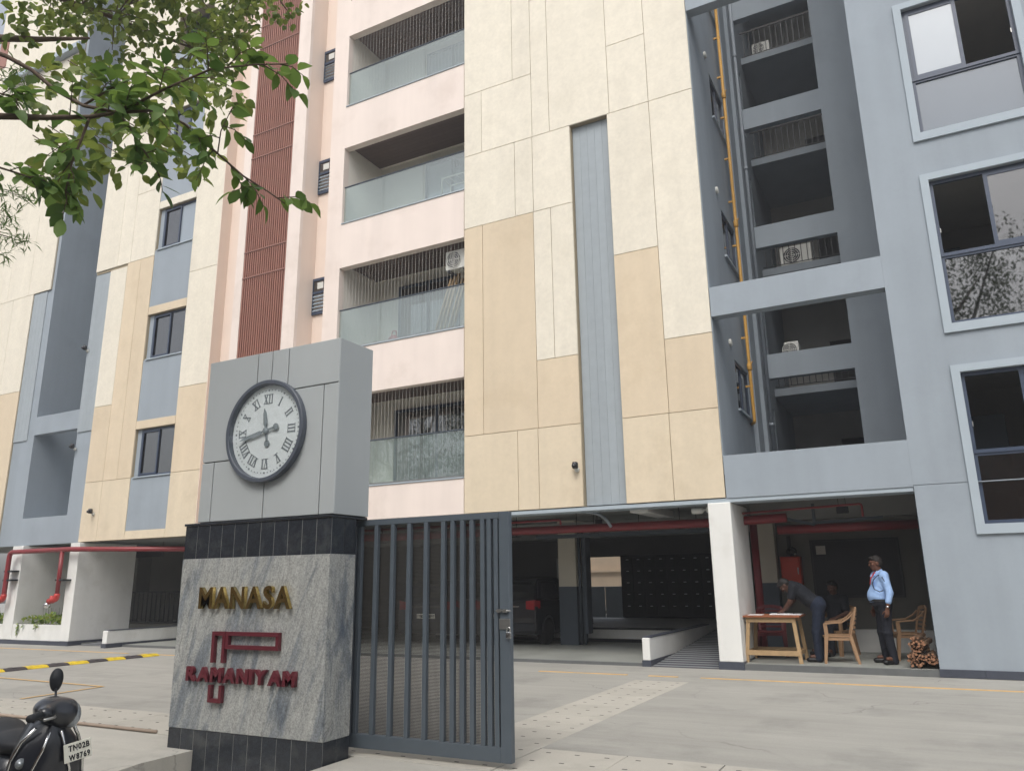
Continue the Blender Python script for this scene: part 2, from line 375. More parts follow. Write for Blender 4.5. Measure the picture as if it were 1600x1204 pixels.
C_apron = MAT('concrete_apron', lin((176, 173, 164)), .85, .06, .8, .12, 45, fine=.05, fscale=60, stain=lin((145, 142, 134)), samt=.4, sscale=1.3, drag=.06, crack=.4)
C_cover = MAT('drain_cover_concrete', lin((176, 172, 162)), .85, .05, 1.5, .12, 60, rnd=.035, fine=.05, fscale=60, stain=lin((150, 146, 136)), samt=.4, sscale=2)
C_gap = MAT('dark_gap', lin((62, 61, 58)), .95, 0)
C_road = MAT('asphalt', (.05, .05, .05), .9, .15, 1.5, .2, 120)
C_yline = MAT('faded_yellow_paint', lin((204, 170, 118)), .75, .06, 6, stain=lin((168, 156, 132)), samt=.75, sscale=2.2)
C_skirt = MAT('dark_granite_skirting', lin((70, 74, 84)), .4, .12, 10, fine=.15, fscale=120, rnd=.05)
C_kerb = MAT('grey_stone_edge', lin((98, 100, 100)), .6, .1, 8)
C_acp = MAT('grey_composite_panel', lin((172, 177, 178)), .38, .025, 1.2, 0, 80, .04, rnd=.012, spec=.5)
C_gate = MAT('slate_grey_gate_paint', lin((82, 91, 99)), .42, .05, 6, .05, 150, .05, spec=.5)
C_steel = MAT('dull_steel', lin((150, 150, 148)), .35, .08, 20, metal=.8)
C_chrome = MAT('chrome', lin((210, 210, 208)), .15, .03, 20, metal=1)
C_maroon = MAT('maroon_paint', lin((94, 33, 43)), .4, .06, 12, spec=.5)
C_gold = MAT('polished_brass', (.62, .47, .18), .22, .05, 10, metal=1)
C_dial = MAT('clock_dial_white', lin((222, 226, 227)), .5, .02, 3)
C_ring = MAT('clock_rim_grey', lin((80, 86, 96)), .4, .04, 6, spec=.5)
C_mark = MAT('clock_grey_mark', lin((124, 130, 135)), .5, .03)
C_hand = MAT('clock_hand_grey', lin((128, 136, 140)), .5, .03)
C_red = MAT('red_pipe_paint', lin((126, 40, 44)), .4, .08, 8, spec=.5, rnd=.04)
C_redb = MAT('bright_red_paint', lin((176, 50, 44)), .4, .08, 8, spec=.5)
C_rust = MAT('orange_red_cabinet', lin((176, 58, 36)), .5, .08, 6)
C_ypipe = MAT('ochre_pipe_paint', lin((192, 146, 70)), .5, .08, 8, .03)
C_pvc = MAT('grey_pvc', lin((140, 148, 156)), .5, .04, 6)
C_wpl = MAT('off_white_plastic', lin((206, 206, 200)), .5, .04, 8)
C_camb = MAT('camera_black', lin((34, 34, 38)), .25, .04, 10, spec=.6)
C_yrub = MAT('yellow_rubber', lin((214, 186, 46)), .6, .08, 6, .1, 60, stain=lin((120, 104, 60)), samt=.5, sscale=5)
C_brub = MAT('black_rubber', lin((66, 62, 64)), .75, .1, 6, .1, 60, stain=lin((110, 100, 96)), samt=.4, sscale=5)
C_tyre = MAT('tyre_rubber', (.02, .02, .02), .8, .1, 20)
C_woodl = MAT('raw_pine', lin((162, 136, 102)), .75, .14, 12, .1, 50, rnd=.08)
C_woodt = MAT('red_brown_tabletop', lin((140, 86, 58)), .6, .12, 8)
C_chair = MAT('tan_moulded_plastic', lin((150, 120, 92)), .5, .05, 6, rnd=.03)
C_chair2 = MAT('maroon_moulded_plastic', lin((92, 36, 40)), .5, .05, 6)
C_log = MAT('split_firewood', lin((122, 96, 74)), .85, .2, 12, .3, 60, rnd=.2)
C_logend = MAT('split_firewood_end', lin((138, 100, 76)), .85, .2, 20, .2, 80, rnd=.2)
C_paper = MAT('paper', lin((226, 228, 230)), .8, .02)
C_skin = MAT('skin_brown', lin((96, 62, 46)), .55, .06, 12, spec=.4)
C_skin2 = MAT('skin_dark_brown', lin((82, 54, 42)), .55, .06, 12, spec=.4)
C_hair = MAT('black_hair', lin((24, 22, 22)), .6, .2, 60, .5, 140)
C_hairg = MAT('greying_hair', lin((44, 40, 38)), .7, .3, 60, .5, 140)
C_shirtb = MAT('sky_blue_shirt', lin((154, 184, 226)), .8, .07, 9, .9, 11, bdist=.03)
C_navy = MAT('navy_trouser_cloth', lin((26, 29, 38)), .85, .1, 9, .9, 11, bdist=.03)
C_jean = MAT('dark_blue_denim', lin((28, 36, 52)), .9, .14, 9, .9, 11, bdist=.03)
C_dshirt = MAT('charcoal_shirt', lin((24, 27, 34)), .85, .1, 9, .9, 11, bdist=.03)
C_shoe = MAT('black_leather', lin((22, 22, 24)), .4, .1, 20)
C_redcl = MAT('red_ribbon', lin((196, 60, 66)), .7, .06)
C_braid = MAT('navy_braid', lin((22, 24, 40)), .7, .06)
C_brass = MAT('brass_badge', (.6, .42, .14), .3, .05, 20, metal=1)
C_scoot = MAT('scooter_black_paint', lin((30, 33, 40)), .3, .04, 4, spec=.5, coat=.4)
C_scootp = MAT('scooter_matt_plastic', lin((36, 38, 42)), .6, .06, 10)
C_lens = MAT('clear_lamp_lens', lin((150, 156, 160)), .12, .08, 20, metal=.4, coat=.6)
C_plate = MAT('number_plate_white', lin((222, 220, 206)), .5, .05, 12, stain=lin((160, 150, 130)), samt=.4, sscale=20)
C_ink = MAT('black_ink', lin((26, 26, 28)), .6, 0)
C_carb = MAT('blue_black_car_paint', lin((34, 40, 54)), .28, .03, 3, spec=.5, coat=.5)
C_car2 = MAT('black_car_paint', lin((22, 24, 28)), .28, .03, 3, spec=.5, coat=.5)
C_tail = MAT('red_tail_lamp', lin((140, 26, 32)), .2, .05, 10, coat=.6)
C_far = MAT('beige_neighbour_wall', lin((206, 184, 158)), .85, .05, 1.5, 0, 80, .05)
C_brown = MAT('brown_boundary_wall', lin((128, 98, 78)), .9, .14, 1.5, .2, 40, .1)
C_bark = MAT('grey_brown_bark', lin((96, 82, 70)), .9, .2, 14, .5, 60)
C_oldpipe = MAT('weathered_pipe', lin((160, 144, 130)), .7, .1, 6)
C_rampl = MAT('ramp_anti_slip_strip', lin((138, 140, 142)), .8, .08, 6)
C_rampd = MAT('ramp_dark_paving', lin((58, 61, 68)), .8, .1, 6)
C_grout = MAT('grey_grout', lin((140, 142, 140)), .9, .1, 10)
C_soil = MAT('soil', lin((70, 56, 44)), .95, .2, 12)
C_glass = GLASS('window_glass', (.55, .6, .62), .12)
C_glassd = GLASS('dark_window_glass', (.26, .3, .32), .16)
C_frost = GLASS('obscured_glass', (.5, .55, .58), .10, .05, .55, lin((182, 194, 204)))
C_pale = GLASS('tinted_lower_pane', (.45, .5, .54), .05, .04, .45, lin((138, 152, 166)))
C_rail = GLASS('greenish_balcony_glass', (.78, .85, .84), .09, .02, .14, lin((200, 212, 210)))  # the pale film paints sky reflection into the sheet, along with some dust
C_wire = MAT('pale_wire', lin((196, 194, 188)), .6, 0)
C_lglass = GLASS('clock_cover_glass', (.93, .95, .95), .03, .03)
# leaves: reflect and let light through
def LEAF(name, c1, c2, trans=.35):
    m = bpy.data.materials.new(name); m.use_nodes = True; nt = m.node_tree; N = nt.nodes; L = nt.links
    b = N['Principled BSDF']; b.inputs['Roughness'].default_value = .55; b.inputs['Specular IOR Level'].default_value = .35
    geo = N.new('ShaderNodeNewGeometry'); oi = N.new('ShaderNodeObjectInfo')
    ad = N.new('ShaderNodeMath'); ad.operation = 'ADD'; L.new(geo.outputs['Random Per Island'], ad.inputs[0]); L.new(oi.outputs['Random'], ad.inputs[1])
    fr = N.new('ShaderNodeMath'); fr.operation = 'FRACT'; L.new(ad.outputs[0], fr.inputs[0])
    mx = N.new('ShaderNodeMix'); mx.data_type = 'RGBA'; mx.inputs[6].default_value = (*c1, 1); mx.inputs[7].default_value = (*c2, 1); L.new(fr.outputs[0], mx.inputs['Factor'])
    L.new(mx.outputs[2], b.inputs['Base Color'])
    tr = N.new('ShaderNodeBsdfTranslucent'); hs = N.new('ShaderNodeHueSaturation'); hs.inputs['Value'].default_value = 1.5; hs.inputs['Hue'].default_value = .48; hs.inputs['Saturation'].default_value = 1.1
    L.new(mx.outputs[2], hs.inputs['Color']); L.new(hs.outputs[0], tr.inputs[0])
    ms = N.new('ShaderNodeMixShader'); ms.inputs[0].default_value = trans
    L.new(b.outputs[0], ms.inputs[1]); L.new(tr.outputs[0], ms.inputs[2]); L.new(ms.outputs[0], N['Material Output'].inputs[0])
    return m
C_leaf = LEAF('broad_leaf', (.065, .13, .036), (.155, .25, .065), .42)
C_leafs = LEAF('far_broad_leaf', (.075, .125, .032), (.19, .24, .065), .42)
C_leafn = LEAF('narrow_leaf', (.10, .17, .06), (.16, .24, .09))
C_leafr = LEAF('street_tree_leaf', (.04, .07, .025), (.08, .12, .04), .25)
C_leafp = LEAF('planter_leaf', (.08, .17, .03), (.28, .34, .06))
# grey granite with slanting blue-grey veins
def GRANITE():
    m = bpy.data.materials.new('veined_grey_granite'); m.use_nodes = True; nt = m.node_tree; N = nt.nodes; L = nt.links
    b = N['Principled BSDF']; b.inputs['Roughness'].default_value = .38
    geo = N.new('ShaderNodeNewGeometry')
    mp = N.new('ShaderNodeMapping'); mp.inputs['Rotation'].default_value = (0, R(-17), 0); L.new(geo.outputs['Position'], mp.inputs['Vector'])
    st = N.new('ShaderNodeMapping'); st.inputs['Scale'].default_value = (4.2, 4.2, .8); L.new(mp.outputs[0], st.inputs['Vector'])
    n1 = N.new('ShaderNodeTexNoise'); n1.inputs['Scale'].default_value = 1.0; n1.inputs['Detail'].default_value = 7; n1.inputs['Roughness'].default_value = .6; n1.inputs['Distortion'].default_value = .9; L.new(st.outputs[0], n1.inputs['Vector'])
    r1 = N.new('ShaderNodeValToRGB'); e = r1.color_ramp.elements
    e[0].position = .28; e[0].color = (*lin((90, 100, 112)), 1); e[1].position = .44; e[1].color = (*lin((130, 135, 138)), 1)
    for pos, c in ((.5, (156, 158, 156)), (.62, (166, 167, 163)), (.74, (148, 150, 149))):
        q = e.new(pos); q.color = (*lin(c), 1)
    L.new(n1.outputs['Fac'], r1.inputs[0])
    s2 = N.new('ShaderNodeMapping'); s2.inputs['Scale'].default_value = (26, 26, 7); L.new(mp.outputs[0], s2.inputs['Vector'])
    n2 = N.new('ShaderNodeTexNoise'); n2.inputs['Scale'].default_value = 1.2; n2.inputs['Detail'].default_value = 6; n2.inputs['Roughness'].default_value = .7; L.new(s2.outputs[0], n2.inputs['Vector'])
    n3 = N.new('ShaderNodeTexNoise'); n3.inputs['Scale'].default_value = 75; n3.inputs['Detail'].default_value = 2; L.new(geo.outputs['Position'], n3.inputs['Vector'])
    # fine dark veins: ridges of a stretched noise
    n4 = N.new('ShaderNodeTexNoise'); n4.inputs['Scale'].default_value = .8; n4.inputs['Detail'].default_value = 3; n4.inputs['Distortion'].default_value = 1.2; L.new(st.outputs[0], n4.inputs['Vector'])
    ab = N.new('ShaderNodeMath'); ab.operation = 'SUBTRACT'; ab.inputs[1].default_value = .5; L.new(n4.outputs['Fac'], ab.inputs[0])
    ab2 = N.new('ShaderNodeMath'); ab2.operation = 'ABSOLUTE'; L.new(ab.outputs[0], ab2.inputs[0])
    rv = N.new('ShaderNodeMapRange'); rv.inputs['From Max'].default_value = .012; rv.inputs['To Min'].default_value = .68; rv.inputs['To Max'].default_value = 1; L.new(ab2.outputs[0], rv.inputs['Value'])
    cur = r1.outputs[0]
    for sck, lo_, hi_, a, c in ((n2.outputs['Fac'], .3, .7, .78, 1.2), (n3.outputs['Fac'], .32, .68, .74, 1.24)):
        mr = N.new('ShaderNodeMapRange'); mr.inputs['From Min'].default_value = lo_; mr.inputs['From Max'].default_value = hi_; mr.inputs['To Min'].default_value = a; mr.inputs['To Max'].default_value = c; L.new(sck, mr.inputs['Value'])
        vm = N.new('ShaderNodeVectorMath'); vm.operation = 'SCALE'; L.new(cur, vm.inputs[0]); L.new(mr.outputs[0], vm.inputs['Scale']); cur = vm.outputs[0]
    vm = N.new('ShaderNodeVectorMath'); vm.operation = 'SCALE'; L.new(cur, vm.inputs[0]); L.new(rv.outputs[0], vm.inputs['Scale'])
    L.new(vm.outputs[0], b.inputs['Base Color'])
    bp = N.new('ShaderNodeBump'); bp.inputs['Strength'].default_value = .25; bp.inputs['Distance'].default_value = .004; L.new(n2.outputs['Fac'], bp.inputs['Height']); L.new(bp.outputs[0], b.inputs['Normal'])
    return m
C_granite = GRANITE()
C_tile = MAT('polished_black_granite', lin((46, 50, 56)), .22, .25, 14, 0, 80, fine=.3, fscale=90, rnd=.12, spec=.5, stain=lin((92, 94, 92)), samt=.35, sscale=5)
# perforated sheet: round-cornered holes cut by a fine lattice
def PERF():
    m = bpy.data.materials.new('perforated_sheet'); m.use_nodes = True; nt = m.node_tree; N = nt.nodes; L = nt.links
    b = N['Principled BSDF']; b.inputs['Base Color'].default_value = (*lin((62, 61, 58)), 1); b.inputs['Roughness'].default_value = .6
    geo = N.new('ShaderNodeNewGeometry'); sp = N.new('ShaderNodeSeparateXYZ'); L.new(geo.outputs['Position'], sp.inputs[0])
    def tri(s):
        a = N.new('ShaderNodeMath'); a.operation = 'PINGPONG'; a.inputs[1].default_value = .006; L.new(s, a.inputs[0])
        c = N.new('ShaderNodeMath'); c.operation = 'GREATER_THAN'; c.inputs[1].default_value = .0023; L.new(a.outputs[0], c.inputs[0]); return c.outputs[0]
    mu = N.new('ShaderNodeMath'); mu.operation = 'MULTIPLY'; L.new(tri(sp.outputs[0]), mu.inputs[0]); L.new(tri(sp.outputs[2]), mu.inputs[1])
    t = N.new('ShaderNodeBsdfTransparent'); ms = N.new('ShaderNodeMixShader'); L.new(mu.outputs[0], ms.inputs[0]); L.new(b.outputs[0], ms.inputs[1]); L.new(t.outputs[0], ms.inputs[2])
    L.new(ms.outputs[0], N['Material Output'].inputs[0]); return m
C_perf = PERF()
# ================================================================ THE SETTING: ground
F = 13.90          # front plane of the main facade
one('ground', C_drive, lambda m: m.box(-90, 60, 6.96, 60, -.4, -.004).box(-90, 60, -60, -3.2, -.4, -.27))['kind'] = 'structure'
rd = one('road', C_road, lambda m: m.box(-90, 60, -9.5, 2.2, -.6, -.25)); rd['kind'] = 'structure'
pv = one('far_pavement', C_apron, lambda m: m.box(-90, 60, -13, -9.5, -.6, -.12)); pv['kind'] = 'structure'
# driveway aprons either side of the sign wall, falling to the road
ap = MB()
for x0, x1 in ((-30, -6.40), (-4.79, 20)):
    ap.add([(x0, 2.2, -.247), (x1, 2.2, -.247), (x1, 5.0, -.012), (x0, 5.0, -.012), (x0, 5.98, -.004), (x1, 5.98, -.004), (x0, 2.2, -.5), (x1, 2.2, -.5), (x1, 5.98, -.5), (x0, 5.98, -.5)],
           [(0, 1, 2, 3), (3, 2, 5, 4), (6, 7, 1, 0), (1, 7, 8, 5, 2), (0, 3, 4, 9, 6)])
ap = ap.build('apron', C_apron); ap['kind'] = 'structure'
verge = one('verge', C_apron, lambda m: m.box(-6.40, -4.79, 2.2, 5.6, -.5, -.2)); verge['kind'] = 'structure'
# concrete drain covers: a strip along the gate line and one running to the building; each cover is a slab with lifting slots
drain = one('drain_channel', C_gap, lambda m: m.box(-30, 20, 5.98, 6.96, -.4, -.03).box(-4.235, -3.39, 6.96, 12.05, -.4, -.03)); drain['kind'] = 'structure'
def cover_mesh(lx, ly, slots):
    m = MB(); m.mi = 0; m.box(0, lx, 0, ly, -.06, 0, .004); m.mi = 1
    for sx, sy in slots: m.box(sx-.022, sx+.022, sy-.009, sy+.009, -.01, .0012)
    return m.mesh('drain_cover', [C_cover, C_gap])
cmx = cover_mesh(.835, .966, [(x, y) for x in (.14, .42, .70) for y in (.16, .48, .82)])
cmy = cover_mesh(.829, .836, [(x, y) for x in (.14, .42, .70) for y in (.16, .42, .68)])
for i in range(34):
    x = -4.235+.845*i if i < 12 else -4.235-.845*(i-11)
    inst('drain_cover', cmx, drain, (x, 5.987, random.Random(i).uniform(-.003, .001)))
for i in range(6): inst('drain_cover', cmy, drain, (-4.227, 6.966+.846*i, random.Random(60+i).uniform(-.003, .001)))
# painted lines on the drive
yl = MB()
for x0, x1 in ((-30, -16.9), (-16.4, -14.6), (-6.15, -4.56), (-4.2, -3.72), (-3.36, 9)): yl.box(x0, x1, 12.55, 12.63, -.02, .004)
yl = yl.build('line_marking', C_yline); yl['kind'] = 'structure'; yl['label'] = 'faded yellow line painted along the front of the building'
def strip(a, b, w_):
    a, b = Vector((*a, 0)), Vector((*b, 0)); n = (b-a).normalized().cross(Vector((0, 0, 1)))*w_/2
    return [(a+n), (b+n), (b-n), (a-n)]
y2 = MB()
for a, b in (((-16.5, 8.5), (-11.69, 8.33)), ((-11.69, 8.33), (-11.55, 6.96+.02))):
    y2.add([(p.x, p.y, .004) for p in strip(a, b, .07)], [(3, 2, 1, 0)])
y2 = y2.build('line_marking', C_yline); y2['kind'] = 'structure'
# speed hump of alternating yellow and black rubber blocks, running towards the building
hump = thing('speed_hump', 'yellow and black striped rubber speed hump across the driveway', 'speed hump', (-15.75, 10.7, 0))
prof = [(-.16, 0), (-.14, .02), (-.07, .045), (.07, .045), (.14, .02), (.16, 0)]
hm = {}
for c, mt in (('y', C_yrub), ('b', C_brub)):
    m = MB(); m.loft([[(x, y, z) for x, z in prof] for y in (0, .02, .39, .41)], closed=True)
    for q in (-.07, .07): m.box(q-.02, q+.02, .17, .24, .04, .049)
    hm[c] = m.mesh('hump_block', mt)
for i in range(10): inst('hump_block', hm['yb'[i % 2]], hump, (-15.72, 12.0-.42*i, 0))
tag(one('drain_pipe', C_oldpipe, lambda m: m.tube([(-13, 5.97, .018), (-7.45, 5.99, .018)], .018, 8), smooth=True), 'thin brown pipe lying along the drain covers by the scooter', 'pipe')

# ================================================================ THE BUILDING
BLD = thing('apartment_building', 'multi-storey cream, pink and grey apartment building with open ground floor parking', 'building', (-10, F, 0))
def B(name, mat, fn, smooth=False): return one(name, mat, fn, BLD, smooth)
TOP = 24
# ---- grey block with the big windows
WIN = [(2.24, 4.64, 3.34, 'open_left'), (5.46, 8.04, 6.66, 'open_left'), (8.95, 11.47, 10.02, 'open_right')]
WX0, WX1 = .84, 2.48
gw = B('grey_wall', C_grey, lambda m: m.wall(-.05, 6, 2.895, TOP, F, F+.22, [(WX0, WX1, a, b) for a, b, _, _ in WIN])
       .wall(-.05, 6, 0, 2.883, F, F+.22, [(WX0, WX1, 2.24, 3.0)]).box(-.045, 6, F+.012, F+.2, 2.883, 2.895)
       .box(-.05, .15, F+.22, 18.8, 3.5, TOP).box(-.05, .12, F+.22, 17.2, 0, 3.3))
skm = MB().box(0, .598, 0, .02, 0, .118, .003).mesh('skirting_tile', C_skirt)
for i in range(10): inst('skirting_tile', skm, BLD, (-.06+.6*i, F-.018, 0))
for wi, (a, b, tr, op) in enumerate(WIN):
    f = one('window', C_greyl, lambda m: m.wall(WX0-.125, WX1+.125, a-.15, b+.12, F-.045, F-.002, [(WX0, WX1, a, b)]), BLD)
    x0, x1 = WX0+.002, WX1-.002; y0, y1 = F+.06, F+.12
    def fr(m):
        m.wall(x0, x1, a+.002, b-.002, y0, y1, [(x0+.055, x1-.055, a+.057, tr-.05), (x0+.055, x1-.055, tr+.05, b-.06)])
        m.box(x0-.0, x1, y0-.02, y0-.001, tr-.012, tr+.045)
    one('frame', C_alu, fr, f)
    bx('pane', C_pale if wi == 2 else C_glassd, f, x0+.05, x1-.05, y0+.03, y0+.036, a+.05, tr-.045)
    mid = (x0+x1)/2
    sx = (mid-.03, x1-.05) if op == 'open_left' else (x0+.05, mid+.03)
    def sash(m): m.wall(sx[0], sx[1], tr+.045, b-.055, y0-.012, y0+.02, [(sx[0]+.06, sx[1]-.06, tr+.10, b-.115)])
    s_ = one('sash', C_alu, sash, f)
    bx('pane', C_frost if wi == 2 else C_glass, f, sx[0]+.058, sx[1]-.058, y0+.002, y0+.008, tr+.098, b-.113)
    bx('latch', C_steel, f, x0+.055 if op == 'open_left' else x1-.07, x0+.07 if op == 'open_left' else x1-.055, y0-.012, y0, tr+.42, tr+.5)
# rooms behind them
B('room_lining', C_room, lambda m: [m.box(.15, 6, F+.22, 18, z, z+.25) for z in (1.95, 5.0, 8.4, 11.75)] and m.box(.15, 6, 17.3, 17.5, 2.1, 13).box(5.7, 5.9, F+.22, 17.4, 2.1, 13).box(.12, .14, F+.23, 17.3, 3.4, 13))
B('room_wardrobe', C_dgrey, lambda m: m.box(.2, 1.3, 15.9, 16.5, 5.3, 7.5)); B('room_wardrobe', C_dgrey, lambda m: m.box(.2, 1.5, 15.6, 16.4, 2.3, 4.2))
# ---- recessed light well: side wall, beams, far landings
SW = [(15.75, 17.1, 4.85+3.38*k, 5.9+3.42*k) for k in range(4)]
B('light_well_wall', C_grey, lambda m: m.wall(13.95, 24, 3.3, TOP, -3.24, -3.02, SW+[(19.3, 20.4, z+.1, z+2.2) for z in (3.5, 6.7, 10.1, 13.5)], axis='x').box(-3.02, -2.93, 17.25, 17.55, 3.5, TOP).box(-3.02, -2.93, 18.45, 18.8, 3.5, TOP))
for a, b, c, d in SW:
    f = one('window', C_alu, lambda m: m.wall(a+.003, b-.003, c+.003, d-.003, -3.10, -3.045, [(a+.06, (a+b)/2-.03, c+.06, d-.06), ((a+b)/2+.03, b-.06, c+.06, d-.06)], axis='x'), BLD)
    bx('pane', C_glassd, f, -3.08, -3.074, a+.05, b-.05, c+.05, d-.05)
    bx('sill', C_greyl, f, -3.04, -2.97, a-.04, b+.04, c-.05, c-.002)
for z in (3.5, 6.7, 10.1, 13.5):
    f = one('landing_window', C_alu, lambda m: m.wall(19.303, 20.397, z+.103, z+2.197, -3.12, -3.06, [(19.36, 19.82, z+.16, z+2.14), (19.88, 20.34, z+.16, z+2.14)], axis='x'), BLD)
    bx('pane', C_glassd, f, -3.09, -3.084, 19.35, 20.35, z+.15, z+2.15)
for za, zb in ((2.87, 3.63), (6.27, 6.85), (13.05, 13.62), (19.8, 20.4)):
    B('well_beam', C_grey, lambda m: m.box(-3.018, -.052, F+.002, F+.25, za, zb))
B('well_floor', C_dgrey, lambda m: m.box(-3.02, -.05, F+.25, 24, 3.1, 3.3))
B('well_pier', C_grey, lambda m: m.box(-.92, .1, 18.8, 19.05, 3.3, TOP).box(-.92, -.72, 19.05, 24, 3.3, TOP).box(-3.02, -2.84, 18.8, 19.0, 3.3, TOP))
BANDS = [(6.15, 6.75), (9.55, 10.13), (12.93, 13.52), (16.3, 16.9), (19.7, 20.3)]
for a, b in BANDS:
    B('landing_parapet', C_grey, lambda m: m.box(-2.84, -.92, 18.82, 19.02, a, b))
    B('landing_slab', C_grey, lambda m: m.box(-3.02, -.92, 20.8, 24, a-.02, a+.18))
    rl = B('landing_railing', C_black, lambda m: m.box(-3.0, -.93, 20.84, 20.88, a+1.05, a+1.09).box(-3.0, -.93, 20.85, 20.87, a+.24, a+.26))
    bm = MB().box(-.009, .009, -.009, .009, 0, .82).mesh('baluster', C_black)
    for i in range(13): inst('baluster', bm, rl, (-2.9+.155*i, 20.86, a+.25))
B('landing_slab', C_grey, lambda m: m.box(-3.02, -.92, 20.8, 24, 3.3, 3.4))
B('landing_back_wall', C_room, lambda m: m.box(-3.02, -.92, 23.8, 24, 3.3, TOP))
for z in (3.42, 6.35, 9.75, 13.1): B('landing_door', C_dark, lambda m: m.box(-1.75, -1.0, 23.74, 23.8, z, z+1.9))
vm_ = MB().lathe([(.075, 0), (.08, .03), (.06, .05), (.05, .05)], (0, 0, 0), 'x', 16).mesh('vent_cap', C_wpl)
for z in (6.16, 9.6, 12.98): inst('vent_cap', vm_, BLD, (-3.02, 15.4, z))
# ---- cream and tan cladding panels
B('cladding_backing', C_creamgap, lambda m: m.wall(-8.47, -3.05, 2.885, TOP, F+.03, F+.25, [(-5.75, -4.89, 2.0, 11.2)]))
G = .005
def panel(x0, x1, z0, z1, mat, y=F, par=None, t=.034):
    return MB().box(x0+G, x1-G, y, y+t, z0+G, z1-G, .004).build('cladding_panel', mat, par or BLD)
L0, R0, T_ = -8.46, -3.03, 18.2
for x0, x1, z0, z1, c in [
    (L0, -7.17, 2.88, 4.52, 't2'), (-7.17, -6.70, 2.88, 4.52, 't2'), (-6.70, -5.755, 2.88, 4.52, 't2'),
    (L0, -7.975, 4.52, 9.35, 't'), (-7.975, -6.69, 4.52, 9.35, 't'), (-6.69, -5.755, 4.52, 5.95, 't'),
    (-6.69, -6.27, 5.95, 9.35, 'c'), (-6.27, -5.755, 5.95, 9.35, 'c'),
    (L0, -7.13, 9.35, 11.2, 'c'), (-7.13, -6.68, 9.35, 11.2, 'c'), (-6.68, -5.755, 9.35, 11.2, 'c'),
    (L0, -7.99, 11.2, 12.84, 'c'), (-7.99, -6.67, 11.2, 12.84, 'c'), (-6.67, -6.24, 11.2, 14.82, 'c'),
    (L0, -7.15, 12.84, T_, 'c'), (-7.15, -6.67, 12.84, T_, 'c'), (-6.67, -6.24, 14.82, T_, 'c'), (-6.24, -4.82, 11.2, T_, 'c'),
    (-4.885, -3.96, 2.88, 4.52, 't2'), (-3.96, R0, 2.88, 4.52, 't2'), (-4.885, -3.95, 4.52, 7.92, 't'), (-4.885, -3.95, 7.92, 11.2, 'c'),
    (-3.95, R0, 4.52, 5.97, 't'), (-3.95, R0, 5.97, 11.2, 'c'), (-4.82, -3.95, 11.2, 12.86, 'c'), (-4.82, -3.95, 12.86, T_, 'c'), (-3.95, R0, 11.2, T_, 'c'),
    (L0, R0, T_, TOP, 'c')]:
    panel(x0, x1, z0, z1, {'c': C_cream, 't': C_tan, 't2': C_tan2}[c])
B('recess_backing', C_strip, lambda m: m.box(-5.75, -4.89, F+.17, F+.25, 2.9, 11.2))
for i in range(5): bx('grey_board', C_strip, BLD, -5.745+.171*i+.001, -5.745+.171*(i+1)-.001, F+.14, F+.168, 2.9, 11.195, .0025)
B('slab_edge', C_greyl, lambda m: m.box(-12.6, -.06, F+.02, F+.5, 2.80, 2.868))
# ---- pink wall with the four balconies
BAL = [(3.63, 5.85), (6.99, 9.17), (10.36, 12.54), (13.76, 15.97), (17.1, 19.3)]
BX0, BX1 = -12.12, -8.465
B('pink_wall', C_pink, lambda m: m.wall(-12.6, -8.47, 2.885, TOP, F+.004, F+.2, [(BX0, BX1, a, b) for a, b in BAL]))
pkm = MB().box(0, 3.85, 0, .136, 0, .03, .004).mesh('soffit_board', C_wood)
wrm = MB()
for i in range(37): wrm.box(-.0022, .0022, -.0022, .0022, 0, 1.15)
for bi, (a, b) in enumerate(BAL):
    bal = B('balcony', C_balc, lambda m: m.box(-12.3, BX0-.0, F+.2, 15.7, a-.3, b+.4).box(-12.3, -8.2, 15.5, 15.7, a-.3, b+.4).box(-12.12, -8.2, F+.2, 15.5, a-.28, a-.08).box(-12.12, -8.2, F+.2, 15.5, b+.17, b+.4).box(-8.45, -8.2, F+.2, 15.5, a-.3, b+.4))
    if bi == 4: continue
    bx('sill', C_greyl, bal, BX0, BX1, F-.02, F+.2, a+.002, a+.03, .004)
    for q in range(9): inst('soffit_board', pkm, bal, (-12.1, F+.22+.14*q, b+.135))
    # sliding door on the back wall
    dx0, dx1 = (-11.45, -8.9) if bi == 0 else (-11.4, -9.55) if bi == 1 else (-10.6, -8.9)
    dz = b-.12
    bx('door_frame', C_alu, bal, dx0, dx1, 15.44, 15.498, a-.08, dz) if False else None
    df = one('door', C_alu, lambda m: m.wall(dx0, dx1, a-.08, dz, 15.43, 15.49, [(dx0+.07+k*(dx1-dx0-.07)/2, dx0+(k+1)*(dx1-dx0-.07)/2, a, dz-.08) for k in (0, 1)]), bal)
    bx('door_glass', C_glassd if bi < 2 else C_frost, bal, dx0+.05, dx1-.05, 15.455, 15.462, a-.02, dz-.06)
    if bi < 2: bx('unlit_room_sheet', C_dark, bal, dx0+.02, dx1-.02, 15.470, 15.488, a-.04, dz-.04)  # dark sheet, room shade put into its colour behind the door glass
    # glass balustrade in three sheets with a slim dark rail
    js = [BX0+.015, -10.85, -9.65, BX1-.01]
    for k in range(3): bx('glass_sheet', C_rail, bal, js[k]+.006, js[k+1]-.006, F+.075, F+.087, a+.03, a+1.06)
    bx('hand_rail', C_dgrey, bal, BX0+.004, BX1, F+.06, F+.10, a+1.055, a+1.085, .005)
    bx('bottom_channel', C_steel, bal, BX0+.004, BX1, F+.055, F+.105, a+.03, a+.075, .003)
    if bi != 2:
        g = MB()
        for i in range(37): x = BX0+.05+i*(BX1-BX0-.08)/36; g.box(x-.0018, x+.0018, F+.12, F+.1236, a+.04, b)
        g = g.build('wire_guard', C_wire, bal); g['kind'] = 'stuff'
